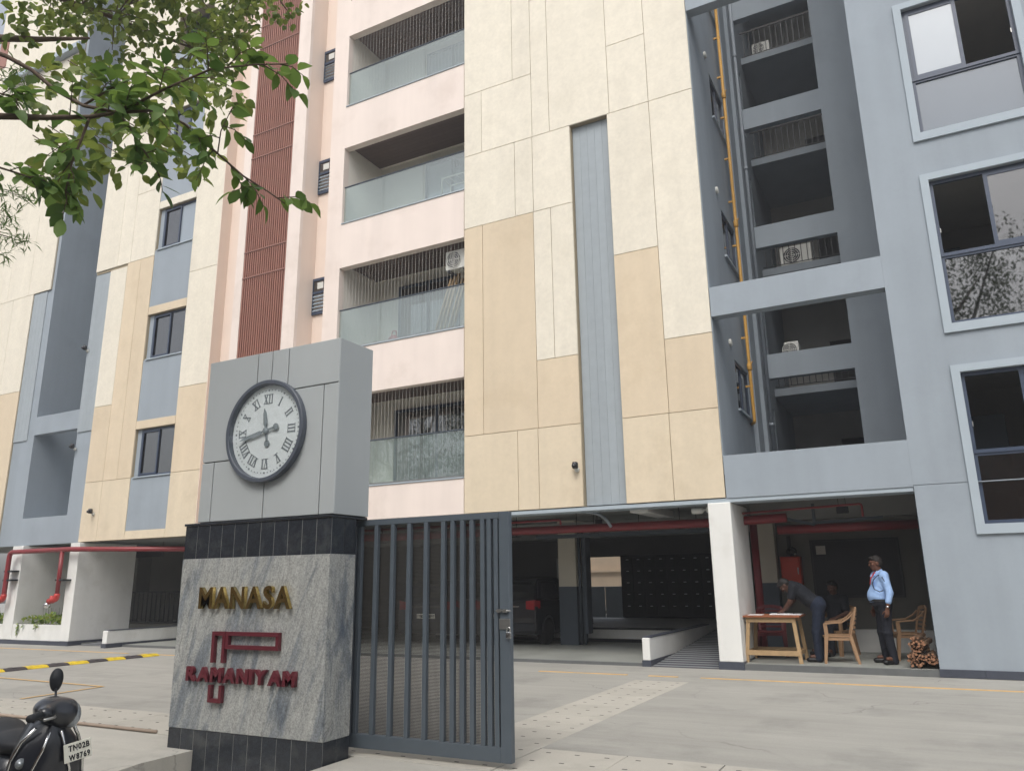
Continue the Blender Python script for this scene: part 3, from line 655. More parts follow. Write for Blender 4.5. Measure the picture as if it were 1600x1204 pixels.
B('pink_side', C_pinkd, lambda m: m.box(-13.2, -12.6, F+.15, F+.35, 2.885, TOP).box(-16.3, -15.1, F+.15, F+.35, 2.885, TOP))
for z in (8.12, 11.5, 14.9, 18.3):
    lw = one('louvre_window', C_alu, lambda m: m.wall(-13.12, -12.55, z, z+.98, F+.10, F+.149, [(-13.05, -12.62, z+.62, z+.91), (-13.05, -12.62, z+.07, z+.56)]), BLD)
    bx('pane', C_glassd, lw, -13.06, -12.6, F+.12, F+.126, z+.6, z+.92)
    tag_ = bx('exhaust_fan', C_wpl, lw, -12.92, -12.72, F+.105, F+.118, z+.68, z+.86, .01)
    for k in range(5): one('louvre_blade', C_frost, lambda m: m.bar((-13.05, F+.12, z+.12+.095*k), (-12.62, F+.12, z+.12+.095*k), .006, .085, (0, .75, 1)), lw)
# ---- projecting fin with the red-brown slats
B('fin', C_pinkd, lambda m: m.box(-15.2, -13.065, 13.5, F+.4, 2.885, TOP))
B('fin_strip', C_pink, lambda m: m.box(-15.25, -14.98, 13.42, 13.52, 2.885, TOP))
B('fin_strip', C_pink, lambda m: m.box(-13.48, -13.06, 13.42, 13.52, 2.885, TOP))
sp = B('slat_screen', C_slatb, lambda m: m.box(-14.98, -13.48, 13.485, 13.52, 2.9, TOP))
slm = MB().box(-.019, .019, -.03, .03, 0, TOP-2.92, .003).mesh('slat', C_slat)
for i in range(20): inst('slat', slm, sp, (-14.945+.0755*i, 13.452, 2.91))
for k in range(-1, 4):
    for d in (0, -.73):
        z = 10.02+3.5*k+d
        bx('rail', C_slatr, sp, -14.98, -13.48, 13.408, 13.46, z-.018, z+.018, .004)
for z in (7.7, 11.2, 14.6): bx('slit_window', C_dark, BLD, -15.55, -15.30, F+.12, F+.15, z, z+1.0)
# ---- second block: tan panels, window column, grey stair tower
Y2 = 13.70; Z2 = 2.74
CW0, CW1 = -19.02, -17.42
LW = [(4.40, 5.74), (7.75, 9.10), (11.12, 12.45), (14.5, 15.75), (17.9, 19.2)]
B('cladding_backing', C_creamgap, lambda m: m.wall(-21.0, -16.32, Z2+.005, 26, Y2+.034, Y2+.3, [(CW0, CW1, a, b) for a, b in LW]).box(-21.7, -21.0, Y2+.034, Y2+.3, 10.9, 26))
B('block_side', C_pinkd, lambda m: m.box(-16.32, -16.30, Y2+.002, F+.3, Z2+.005, TOP))
bands = [(2.97, 4.40), (5.98, 7.75), (9.35, 11.12), (12.70, 14.5), (16.0, 17.9)]
def P2(x0, x1, z0, z1, c): panel(x0, x1, z0, z1, {'c': C_cream, 't': C_tan, 't2': C_tan2}[c], Y2)
for z0, z1, c in ((Z2, 4.42, 't2'), (4.42, 6.74, 't'), (6.74, 10.1, 'c'), (10.1, 13.5, 'c'), (13.5, 17, 'c'), (17, 20.3, 'c'), (20.3, 26, 'c')): P2(CW1, -16.31, z0, z1, c)
for x0, x1, z0, z1, c in ((-20.98, -20.2, Z2, 4.40, 't2'), (-20.2, CW0, Z2, 4.40, 't2'), (-20.98, -20.2, 4.40, 6.60, 't'), (-20.2, -19.6, 4.40, 10.97, 't'), (-19.6, CW0, 4.40, 10.97, 't'),
    (-20.98, -20.2, 6.60, 10.88, 'c'), (-21.7, -20.7, 10.97, 14.4, 'c'), (-20.7, -20.1, 10.97, 14.4, 'c'), (-20.1, CW0, 10.97, 13.2, 'c'), (-20.1, CW0, 13.2, 17, 'c'),
    (-21.7, -20.1, 14.4, 18.6, 'c'), (-20.1, CW0, 17, 20.3, 'c'), (-21.7, -20.1, 18.6, 26, 'c'), (-20.1, CW0, 20.3, 26, 'c'),
    (CW0, CW1, Z2, 2.97, 't2'), (CW0, CW1, 5.74, 5.98, 't'), (CW0, CW1, 9.10, 9.35, 't'), (CW0, CW1, 12.45, 12.70, 'c'), (CW0, CW1, 15.75, 16.0, 'c'), (CW0, CW1, 19.2, 26, 'c')): P2(x0, x1, z0, z1, c)
for a, b in bands: bx('spandrel', C_grey, BLD, CW0, CW1, Y2+.018, Y2+.05, a, b-.004)
for wi, (a, b) in enumerate(LW[:4]):
    x0, x1 = CW0+.16, CW1-.01; y0 = Y2+.10
    f = one('window', C_alu, lambda m: m.wall(x0, x1, a+.01, b-.005, y0, y0+.06, [(x0+.055, (x0+x1)/2-.03, a+.07, b-.06), ((x0+x1)/2+.03, x1-.055, a+.07, b-.06)]), BLD)
    bx('pane', C_glassd, f, x0+.045, (x0+x1)/2-.02, y0+.03, y0+.036, a+.06, b-.05)
    bx('pane', C_frost if wi >= 2 else C_glassd, f, (x0+x1)/2+.02, x1-.045, y0+.022, y0+.028, a+.06, b-.05)
    one('sash', C_alu, lambda m: m.wall(x0+.05, (x0+x1)/2+.03, a+.065, b-.055, y0-.016, y0+.01, [(x0+.095, (x0+x1)/2-.015, a+.11, b-.10)]), f)
    bx('sill', C_greyl, f, CW0+.1, CW1, Y2-.02, Y2+.10, a-.025, a+.008, .003)
    bx('reveal', C_grey, f, CW0+.001, CW0+.16, Y2+.10, Y2+.14, a, b)
    bx('curtain', C_room, f, x0+.06, x1-.06, y0+.3, y0+.32, a, b)
# grey stair tower between the tan and the far cream block
TX0, TX1 = -24.9, -20.99
B('stair_tower', C_grey, lambda m: m.wall(TX0, TX1, Z2, 26, Y2+.06, Y2+.3, [(-23.86, -21.72, 3.54, 6.08), (-23.86, -21.72, 6.65, 25)]).box(-24.1, -23.86, Y2+.3, 16.2, Z2, 26).box(-21.72, -21.5, Y2+.3, 16.2, Z2, 26).box(-24.1, -21.5, 16.2, 16.4, Z2, 26).box(-23.86, -21.72, Y2+.3, 16.2, 3.3, 3.5))
for x in (-21.7, -24.88):
    for i in range(4): bx('grey_board', C_strip, BLD, x+.175*i+.001, x+.175*(i+1)-.001, Y2+.03, Y2+.06, Z2+3.2, 10.86, .0025)
B('cladding_backing', C_creamgap, lambda m: m.box(-29.6, -24.9, Y2+.034, Y2+.3, Z2, 26).box(-24.9, -24.0, Y2+.034, Y2+.058, 10.9, 26))
for x0, x1, z0, z1, c in ((-26.0, -24.9, Z2, 7.6, 't'), (-27.4, -26.0, Z2, 7.55, 't'), (-26.0, -24.9, 7.6, 10.88, 'c'), (-27.4, -26.0, 7.55, 10.88, 'c'), (-25.2, -24.0, 10.88, 14.3, 'c'), (-26.4, -25.2, 10.88, 15.6, 'c'),
    (-27.4, -26.4, 10.88, 13.4, 'c'), (-25.2, -24.0, 14.3, 19.9, 'c'), (-26.4, -25.2, 15.6, 19.9, 'c'), (-27.4, -26.4, 13.4, 19.9, 'c'), (-28.5, -27.4, Z2, 12.2, 'c'), (-28.5, -27.4, 12.2, 19.9, 'c'), (-29.6, -28.5, Z2, 16, 'c'), (-29.6, -28.5, 16, 26, 'c'),
    (-28.5, -24.0, 20.15, 26, 'c')): P2(x0, x1, z0, z1, c)
B('ledge', C_greyl, lambda m: m.box(-28.5, -24.0, Y2-.22, Y2+.03, 19.92, 20.12))
B('shutter_window', C_slat, lambda m: m.box(-29.55, -29.0, Y2-.03, Y2, 21.0, 22.5))
# ---- added unseen hull: rear wall and roof keep sky light out of the hollow floors
B('rear_light_block', C_room, lambda m: m.box(-29.6, 6, 24.1, 24.3, 2.9, TOP).box(-29.6, -29.4, Y2+.3, 24.1, 2.9, TOP).box(5.9, 6.1, F+.2, 24.1, 0, TOP).box(-12.7, -12.5, F+.35, 15.6, 2.9, TOP))
B('roof', C_ceil, lambda m: m.box(-29.6, -3.02, F+.25, 24.3, TOP, TOP+.3).box(-.05, 6, F+.2, 24.3, TOP, TOP+.3).box(-3.02, -.05, 19, 24.3, TOP, TOP+.3))

# ================================================================ OPEN GROUND FLOOR
B('soffit', C_ceil, lambda m: m.box(-8.6, 6, F+.26, 24.3, 2.9, 3.09).box(-30, -8.6, Y2+.34, 24.3, 2.78, 3.0))
for y in (16.3, 19.6): B('ceiling_beam', C_ceil, lambda m: m.box(-16.5, -3.3, y, y+.3, 2.6, 2.899 if False else 2.775))
B('white_beam', C_white, lambda m: m.box(-5.0, -4.65, 14.42, 16.2, 2.76, 2.899))
pf = one('parking_floor', C_floor, lambda m: m.box(-30, -20.71, 13.98, 60, -.3, .05).box(-19.11, -4.57, 13.98, 60, -.3, .05).box(-20.71, -19.11, 18.6, 60, -.3, .05).box(-4.57, -2.96, 18.6, 60, -.3, .05).box(-2.94, 0, 13.98, 17.2, -.3, .10)); pf['kind'] = 'structure'
ke = one('floor_edge', C_kerb, lambda m: m.box(-18.9, -4.72, 13.90, 13.978, -.3, .046).box(-2.95, -.06, 13.90, 13.978, -.3, .092)); ke['kind'] = 'structure'
def column(x0, x1, y0, y1, z0=.118, z1=2.80):
    c = B('column', C_white, lambda m: m.box(x0, x1, y0, y1, z0, z1, .012))
    one('skirting', C_skirt, lambda m: m.box(x0-.015, x1+.015, y0-.015, y1+.015, -.02, z0, .004), c); return c
column(-3.36, -2.96, F-.02, 15.3)
# inner column painted in two tones, with conduits and a switch box
ic = B('column', C_beige, lambda m: m.box(-7.83, -7.38, 17.2, 17.8, 1.36, 2.9))
one('dado', C_dgrey, lambda m: m.box(-7.832, -7.378, 17.198, 17.802, .05, 1.36), ic)
one('conduit', C_pvc, lambda m: [m.tube([(x, 17.15, .06), (x, 17.15, 2.7)], .035, 8) for x in (-7.3, -7.2)] and m, ic) if False else None
for x in (-7.33, -7.24): one('conduit', C_dgrey, lambda m: m.tube([(x, 17.3, .06), (x, 17.3, 2.7)], .035, 8), ic, True)
bx('switch_box', C_dgrey, ic, -7.2, -7.12, 17.2, 17.5, .3, 2.55, .01)
# partition walls of the parking hall
B('hall_wall', C_park, lambda m: m.wall(-17, -2.96, .05, 2.9, 23.9, 24.08, [(-9.9, -8.66, .30, 2.22), (-10.95, -10.62, .9, 2.22)]).box(-17, -16.8, 16.8, 23.9, .05, 2.78).box(-30, -17, 18.6, 18.8, .05, 2.78))
B('lobby_wall', C_park, lambda m: m.box(-2.76, .1, 17.0, 17.2, .1, 2.9).box(-2.96, -2.76, 17.0, 24, .05, 2.9))
B('lobby_side', C_parkd, lambda m: m.box(-.062, -.051, F+.24, 16.99, .1, 2.86))
c2 = B('column', C_beige, lambda m: m.box(-3.12, -2.74, 16.7, 16.99, 1.39, 2.9)); one('dado', C_dgrey, lambda m: m.box(-3.122, -2.738, 16.698, 16.992, .1, 1.39), c2)
B('lobby_beam', C_ceil, lambda m: m.box(-2.96, -.06, 15.6, 15.9, 2.55, 2.899))
B('lobby_ledge', C_white, lambda m: m.box(-1.75, -.07, 16.7, 16.99, .1, .5))
# raised rear platform, side ramp with ribs, low white parapets
plat = B('platform', C_white, lambda m: m.box(-12, -4.72, 18.25, 23.9, .05, .34)); one('platform_edge', C_dark, lambda m: m.box(-12, -4.72, 18.22, 18.5, .342, .375).box(-12, -4.72, 18.23, 18.249, .05, .13), plat)
def low_wall(x0, x1, y0, y1, h):
    lw_ = B('low_parapet', C_white, lambda m: m.box(x0, x1, y0, y1, .1, h, .008)); one('skirting', C_skirt, lambda m: m.box(x0-.012, x1+.012, y0-.012, y1, -.01, .1), lw_); one('capping', C_skirt, lambda m: m.box(x0-.01, x1+.01, y0+.05, y1, h+.001, h+.018), lw_)
low_wall(-4.72, -4.58, F-.02, 18.2, .48); low_wall(-19.1, -18.92, 13.45, 18.2, .42)
for rx0, rx1 in ((-4.565, -3.38), (-20.7, -19.115)):
    rp = one('ramp', C_rampd, lambda m: m.add([(rx0, 13.9, .0), (rx1, 13.9, .0), (rx1, 18.6, .34), (rx0, 18.6, .34), (rx0, 13.9, -.2), (rx1, 13.9, -.2), (rx1, 18.6, -.2), (rx0, 18.6, -.2)], [(0, 1, 2, 3), (4, 5, 1, 0), (7, 6, 5, 4), (5, 6, 2, 1), (4, 0, 3, 7)]))
    rp['kind'] = 'structure'
    rm = MB().box(0, rx1-rx0, 0, .07, 0, .006).mesh('ramp_rib', C_rampl)
    for i in range(21): inst('ramp_rib', rm, rp, (rx0, 13.97+.22*i, .34*(.07+.22*i)/4.7+.001), (math.atan(.34/4.7), 0, 0))
# white pier and planters at the stair tower
pr = B('pier', C_white, lambda m: m.box(-21.13, -20.73, 13.6, 15.4, .11, 2.72, .012)); one('skirting', C_skirt, lambda m: m.box(-21.14, -20.715, 13.585, 15.41, -.02, .11), pr)
pr = B('pier', C_white, lambda m: m.box(-23.85, -23.35, 13.6, 15.4, .11, 2.72, .012))
pb = B('planter_box', C_white, lambda m: m.wall(-30, -21.14, .11, .53, 13.62, 13.75).box(-30, -21.14, 14.5, 14.62, .11, .53)); one('skirting', C_skirt, lambda m: m.box(-30, -21.14, 13.605, 13.75, -.02, .11), pb); one('soil', C_soil, lambda m: m.box(-30, -21.14, 13.75, 14.5, .1, .5), pb)
B('rear_pier', C_park, lambda m: m.box(-22.6, -22.1, 16.5, 17, 1.3, 2.78))
pt = B('platform', C_park, lambda m: m.box(-30, -19.12, 16.3, 18.6, .05, .42))
rl = B('parking_railing', C_black, lambda m: m.box(-26, -17.2, 16.34, 16.39, 1.32, 1.37).box(-26, -17.2, 16.35, 16.38, .46, .49))
bm = MB().box(-.011, .011, -.011, .011, 0, .86).mesh('baluster', C_black)
for i in range(44): inst('baluster', bm, rl, (-25.9+.2*i, 16.365, .47))
# neighbouring house seen through the rear opening, with its grey gate
nb = thing('neighbour_house', 'sunlit beige house wall seen through the rear opening of the parking', 'house', (-10, 40, 0))
one('wall', C_far, lambda m: m.box(-30, 4, 40, 40.3, -.3, 5), nb)
one('ledge', C_far, lambda m: m.box(-30, 4, 39.85, 40, 1.9, 2.05), nb)
one('drain_pipe', C_far, lambda m: m.tube([(-13.9, 39.9, 0), (-13.9, 39.9, 5)], .07, 8), nb, True)
gg = thing('rear_gate', 'plain grey sheet double gate beyond the rear opening', 'gate', (-9.5, 25.5, 0))
for k, x in enumerate((-11.0, -9.88)): bx('gate_leaf', C_pvc, gg, x, x+1.1, 25.5, 25.54, .05, 1.28, .01)
bx('gate_leaf', C_pvc, gg, -8.76, -7.66, 25.5, 25.54, .05, 1.28, .01)
bx('bolt', C_steel, gg, -9.9, -9.85, 25.48, 25.5, .4, .5)
# bank of dark letter boxes on the back wall
lb = thing('letter_boxes', 'wall of small dark letter boxes with pale name tags', 'letter boxes', (-7.2, 23.8, .34))
one('carcass', C_dark, lambda m: m.box(-8.6, -5.3, 23.62, 23.88, .36, 2.22), lb)
dm = MB().box(.008, .352, 0, .02, .008, .342, .004).mesh('box_door', C_dark); tm = MB().box(0, .085, 0, .004, 0, .022).mesh('name_tag', C_paper)
for i in range(9):
    for j in range(5):
        d_ = inst('box_door', dm, lb, (-8.55+.36*i, 23.598, .44+.35*j)); inst('name_tag', tm, d_, (-8.55+.36*i+.14, 23.593, .44+.35*j+.25))
# ================================================================ SIGN WALL with clock box
SX0, SX1, SY0, SY1 = -6.76, -4.82, 5.57, 5.93
sign = thing('sign_wall', 'stone-clad gate pillar with granite slab, black tile bands and grey clock box', 'sign wall', (-5.8, 5.75, -.2))
one('core', C_grout, lambda m: m.box(SX0+.004, SX1-.004, SY0+.004, SY1-.01, -.2, 2.10), sign)
nt_ = 11; tw = (SX1-SX0)/nt_
def tile_row(z0, z1):
    a = MB().box(.0034, tw-.0034, 0, .0115, 0, z1-z0-.002, .0012).mesh('black_tile', C_tile)
    b = MB().box(0, .0115, .0034, .172, 0, z1-z0-.002, .0012).mesh('black_tile', C_tile)
    for i in range(nt_): inst('black_tile', a, sign, (SX0+tw*i, SY0, z0))
    for k in range(2): inst('black_tile', b, sign, (SX1-.0115, SY0+.0125+.173*k, z0)); inst('black_tile', b, sign, (SX0, SY0+.0125+.173*k, z0))
tile_row(-.2, .175); tile_row(1.77, 2.10)
bx('granite_slab', C_granite, sign, SX0, SX1-.0005, SY0-.004, SY0+.0115, .177, 1.768, .002)
bx('granite_slab', C_granite, sign, SX1-.0115, SX1+.001, SY0+.0125, SY1, .177, 1.768, .002)
bx('granite_slab', C_granite, sign, SX0-.001, SX0+.0115, SY0+.0125, SY1, .177, 1.768, .002)
bx('cap_slab', C_tile, sign, SX0-.014, SX1+.014, SY0-.012, SY1+.15, 2.101, 2.125, .004)
CX0, CX1, CY0, CY1, CZ0, CZ1 = -6.6, -4.80, SY0, 6.08, 2.128, 3.84
box_ = one('clock_box', C_gap, lambda m: m.box(CX0+.02, CX1-.02, CY0+.02, CY1-.004, CZ0+.001, CZ1-.004), sign)
g = .0055
for x0, x1, z0, z1 in ((CX0, -5.89, 2.745, CZ1), (-5.89, -5.69, 2.745, CZ1), (-5.69, -5.465, 3.39, CZ1), (-5.465, CX1, 3.39, CZ1), (CX0, -6.424, CZ0, 2.745), (-6.424, -5.70, CZ0, 2.745), (-5.70, -4.985, CZ0, 3.39), (-4.985, CX1, CZ0, 3.39)):
    bx('composite_panel', C_acp, box_, x0+g, x1-g, CY0, CY0+.02, z0+g, z1-g, .003)
bx('composite_panel', C_acp, box_, CX1-.02, CX1, CY0+.006, CY1, CZ0+.004, CZ1-.004, .003)
bx('composite_panel', C_acp, box_, CX0, CX0+.02, CY0+.022, CY1, CZ0+.004, CZ1-.004, .003)
bx('composite_panel', C_acp, box_, CX0+.021, CX1-.021, CY0+.021, CY1, CZ1-.003, CZ1, 0)
# raised letters and emblem
yl_ = SY0-.004
letters('MANASA', -6.425, -5.225, 1.285, 1.495, yl_-.05, yl_-.012, C_gold, sign, 'gold_letter', .02, .07, 'polished gold raised letter %s')
letters('RAMANIYAM', -6.525, -5.125, .615, .748, yl_-.045, yl_-.008, C_maroon, sign, 'maroon_letter', .045, .07, 'maroon raised letter %s')
def em(m):
    y0, y1, t = yl_-.045, yl_-.006, .036
    for x0, x1, z0, z1 in ((-6.205, -6.205+t, .79, 1.075-t), (-6.065, -6.065+t, .79, 1.075-t), (-6.205, -6.065+t, 1.075-t, 1.075),
                           (-6.205, -6.205+t, .435+t, .59), (-6.065, -6.065+t, .435+t, .59), (-6.205, -6.065+t, .435, .435+t)):
        m.box(x0, x1, y0, y1, z0, z1)
def em2(m):
    y0, y1, t = yl_-.045, yl_-.006, .036
    m.wall(-6.022, -5.345, .918, 1.075, y0, y1, [(-6.022+t, -5.345-t, .918+t, 1.075-t)])
one('emblem_bar', C_maroon, lambda m: em(m), sign)['kind'] = 'stuff'
one('emblem_frame', C_maroon, em2, sign)
# ---- round clock on the box
CC = (-5.695, CY0, 2.995)
clk = thing('wall_clock', 'round grey rimmed clock with white dial and Roman numerals', 'clock', CC)
one('rim', C_ring, lambda m: m.lathe([(.512, 0), (.518, -.006), (.518, -.062), (.512, -.068), (.480, -.068), (.475, -.062), (.470, -.014), (.470, 0)], CC, 'y', 96, False), clk)
one('dial', C_dial, lambda m: m.lathe([(.0, -.013), (.469, -.013), (.469, -.001)], CC, 'y', 48, False), clk)
yd = CY0-.0135
def roman(n, m, ang):
    txt = ['XII', 'I', 'II', 'III', 'IIII', 'V', 'VI', 'VII', 'VIII', 'IX', 'X', 'XI'][n]
    wd = {'I': .034, 'V': .062, 'X': .064}; tot = sum(wd[c] for c in txt); x = -tot/2; h = .095; rad = .33
    ca, sa = math.cos(ang), math.sin(ang)
    def T(px, pz): rz = rad+pz; return (CC[0]+px*ca+rz*sa, CC[2]-px*sa+rz*ca)
    def quad(pts): P = [T(*p) for p in pts]; m.add([(a, yd-.001, b) for a, b in P]+[(a, yd-.0035, b) for a, b in P], [(4, 5, 6, 7), (0, 4, 7, 3), (0, 1, 5, 4), (1, 2, 6, 5), (2, 3, 7, 6)])
    def stroke(xa, za, xb, zb, t): quad([(xa-t/2, za), (xa+t/2, za), (xb+t/2, zb), (xb-t/2, zb)])
    for c in txt:
        w_ = wd[c]; mx = x+w_/2
        if c == 'I': stroke(mx, -h/2, mx, h/2, .013)
        if c == 'V': stroke(mx, -h/2, mx-.02, h/2, .015); stroke(mx, -h/2, mx+.02, h/2, .007)
        if c == 'X': stroke(mx+.021, -h/2, mx-.021, h/2, .015); stroke(mx-.021, -h/2, mx+.021, h/2, .007)
        x += w_
    quad([(-tot/2+.004, h/2-.004), (tot/2-.004, h/2-.004), (tot/2-.004, h/2+.002), (-tot/2+.004, h/2+.002)]); 
    quad([(-tot/2+.004, -h/2-.002), (tot/2-.004, -h/2-.002), (tot/2-.004, -h/2+.004), (-tot/2+.004, -h/2+.004)])
for n in range(12): one('numeral', C_mark, lambda m: roman(n, m, 2*math.pi*n/12), clk)
dots = MB()
for k in range(60):
    a = 2*math.pi*k/60; r_ = .0105 if k % 5 == 0 else .0055; c = (CC[0]+.42*math.sin(a), yd, CC[2]+.42*math.cos(a))
    dots.lathe([(r_, -.0005), (r_, -.003), (0, -.003)], c, 'y', 8, False)
dots.build('minute_dots', C_mark, clk)['kind'] = 'stuff'
def hand(m, ang, L_, w0, tail, y):
    ca, sa = math.cos(ang), math.sin(ang)
    T = lambda px, pz: (CC[0]+px*ca+pz*sa, CC[2]-px*sa+pz*ca)
    pts = [(-.010, -tail), (.010, -tail), (w0*.5, -.03), (w0*.5, .05), (w0, .07), (w0*.75, L_*.8), (0, L_), (-w0*.75, L_*.8), (-w0, .07), (-w0*.5, .05), (-w0*.5, -.03)]
    P = [T(*p) for p in pts]; n = len(P)
    m.add([(a, y-.005, b) for a, b in P]+[(a, y, b) for a, b in P], [tuple(range(n))[::-1], tuple(range(n, 2*n))]+[(i, (i+1) % n, n+(i+1) % n, n+i) for i in range(n)])
    c = T(0, -tail-.02); m.lathe([(.034, 0), (.034, -.005), (0, -.005)], (c[0], y, c[1]), 'y', 20, False)
one('hour_hand', C_hand, lambda m: hand(m, R(351), .235, .026, .11, CY0-.022), clk)
one('minute_hand', C_hand, lambda m: hand(m, R(258), .36, .021, .12, CY0-.032), clk)
one('hub', C_hand, lambda m: m.lathe([(.03, -.013), (.03, -.042), (.02, -.046), (0, -.046)], CC, 'y', 20, False), clk, True)
one('cover_glass', C_lglass, lambda m: m.lathe([(.473, -.056), (.0, -.056)], CC, 'y', 48, False), clk)

# ================================================================ GATE
gate = thing('driveway_gate', 'slate grey steel gate leaf with vertical bars and perforated backing', 'gate', (-4.1, 6.1, 0))
gx0, gx1, gz0, gz1, gy0, gy1 = -4.985, -3.235, .045, 2.10, 6.068, 6.128
bx('top_rail', C_gate, gate, gx0, gx1-.1, gy0, gy1, gz1-.055, gz1, .004)
bx('bottom_rail', C_gate, gate, gx0, gx1-.1, gy0, gy1, gz0, .165, .004)
bx('stile', C_gate, gate, gx0, gx0+.06, gy0+.002, gy1-.002, .167, gz1-.057, .004)
bx('stile', C_gate, gate, gx1-.099, gx1, gy0-.004, gy1+.004, gz0, gz1+.003, .005)
bmm = MB().box(-.0215, .0215, -.022, .022, 0, gz1-.055-.165, .003).mesh('bar', C_gate)
for x in (-4.885, -4.69, -4.495, -4.305, -4.115, -3.924, -3.822, -3.718, -3.618, -3.507, -3.44, -3.37): inst('bar', bmm, gate, (x, gy0+.022, .165))
bx('perforated_sheet', C_perf, gate, gx0+.03, gx1-.06, gy1+.004, gy1+.006, .13, gz1-.03)
bx('lock_plate', C_steel, gate, -3.335, -3.225, gy0-.014, gy0-.005, 1.10, 1.19, .006)
one('bolt', C_steel, lambda m: m.tube([(-3.36, gy0-.02, 1.255), (-3.215, gy0-.02, 1.255)], .008, 8), gate, True)
one('bolt_keeper', C_steel, lambda m: m.box(-3.345, -3.31, gy0-.03, gy0-.004, 1.24, 1.27).box(-3.29, -3.255, gy0-.03, gy0-.004, 1.24, 1.27), gate)['kind'] = 'stuff'
pl = thing('padlock', 'small steel padlock hanging from the gate bolt', 'padlock', (-3.235, 6.04, 1.03))
bx('body', C_chrome, pl, -3.262, -3.208, 6.028, 6.052, 1.03, 1.085, .009)
one('shackle', C_chrome, lambda m: m.tube([(-3.25, 6.04, 1.08)]+[(-3.235-.016*math.cos(a), 6.04, 1.105+.016*math.sin(a)) for a in [math.pi*i/8 for i in range(9)]]+[(-3.22, 6.04, 1.08)], .0045, 8), pl, True)
hp = one('gate_post', C_gate, lambda m: m.box(-5.06, -4.99, 6.06, 6.14, 0, 2.12, .004)); tag(hp, 'slim slate grey hinge post behind the stone sign wall', 'post')
# ================================================================ PIPES, CAMERAS, AIR CONDITIONERS, SIGNS
def elbow(a, b, c, r=.12, n=5):
    """polyline a-b-c with the corner at b rounded"""
    a, b, c = Vector(a), Vector(b), Vector(c); p, q = b+(a-b).normalized()*r, b+(c-b).normalized()*r
    return [a]+[(p*(1-t)**2+b*2*t*(1-t)+q*t*t) for t in [i/n for i in range(n+1)]]+[c]
gp = thing('gas_pipe', 'ochre yellow gas pipe running up the grey side wall', 'pipe', (-2.9, 16.72, 4.7))
one('pipe', C_ypipe, lambda m: m.tube(elbow((-2.99, 16.9, 4.72), (-2.9, 16.72, 4.72), (-2.9, 16.72, 21), .06), .036, 10), gp, True)
for k in range(10): bx('clamp', C_ypipe, gp, -3.018, -2.86, 16.70, 16.74, 5.5+1.1*k, 5.54+1.1*k)
for z in (5.95, 9.35, 12.7): one('valve', C_ypipe, lambda m: m.lathe([(.04, -.09), (.055, -.06), (.055, .06), (.04, .09)], (-2.9, 16.72, z), 'z', 12).tube([(-2.9, 16.72, z), (-2.82, 16.66, z+.1)], .014, 6), gp, True)
dp = thing('rainwater_pipe', 'thin grey rainwater pipe beside the landing openings', 'pipe', (-2.88, 18.7, 3.5))
one('pipe', C_pvc, lambda m: m.tube([(-2.86, 18.7, 3.5), (-2.86, 18.7, 22)], .045, 10), dp, True)
for k in range(6): one('collar', C_pvc, lambda m: m.lathe([(.058, -.04), (.058, .04)], (-2.86, 18.7, 5.0+3.37*k), 'z', 10), dp, True)
# fire main across the open ground floor
fm = thing('fire_main', 'dark red fire main pipe running under the parking ceiling', 'pipe', (-8, 14.8, 2.4))
one('pipe', C_red, lambda m: m.tube([(-12.5, 15.0, 2.56), (-3.3, 15.0, 2.53), (-2.2, 15.0, 2.56)], .085, 12), fm, True)
one('pipe', C_red, lambda m: m.tube([(-2.45, 15.5, 2.37), (-.07, 15.5, 2.37)], .085, 12), fm, True)
one('pipe', C_red, lambda m: m.tube(elbow((-12.5, 14.55, 2.7), (-6.55, 14.55, 2.7), (-6.55, 14.55, 2.6), .05), .022, 8), fm, True)
one('pipe', C_red, lambda m: m.tube(elbow((-2.95, 14.8, 2.66), (-.9, 14.8, 2.72), (-.9, 14.8, 2.5), .05), .02, 8), fm, True)
one('riser', C_red, lambda m: m.tube([(-3.05, 16.3, .1), (-3.05, 16.3, 2.6)], .075, 12), fm, True)
for x in (-11.4, -9.6, -7.8, -6.0, -4.2): one('hanger', C_black, lambda m: m.tube([(x, 15, 2.9), (x, 15, 2.42)], .008, 6).bar((x-.1, 15, 2.43), (x+.1, 15, 2.43), .03, .02), fm)
one('bracket', C_dgrey, lambda m: m.bar((-2.4, 15.2, 2.6), (-1.75, 15.2, 2.42), .05, .05).bar((-1.75, 15.2, 2.42), (-1.75, 15.2, 2.8), .05, .05).bar((-1.75, 15.2, 2.45), (-.6, 15.2, 2.5), .05, .05), fm)
cd = thing('cable_tray', 'dark cable tray hung below the parking ceiling', 'cable tray', (-5.5, 15.6, 2.4))
one('tray', C_dgrey, lambda m: m.box(-7.6, -3.4, 15.55, 15.85, 2.40, 2.43).box(-7.6, -3.4, 15.55, 15.56, 2.43, 2.47).box(-7.6, -3.4, 15.84, 15.85, 2.43, 2.47), cd)
for x in (-6.6, -5.2, -4.0): one('hanger', C_black, lambda m: m.tube([(x, 15.5, 2.44), (x, 15.5, 2.9)], .007, 6), cd)
one('conduit', C_pvc, lambda m: m.tube(elbow((-5.9, 14.4, 2.82), (-5.55, 14.4, 2.75), (-5.4, 14.4, 2.5), .2), .03, 8), cd, True)
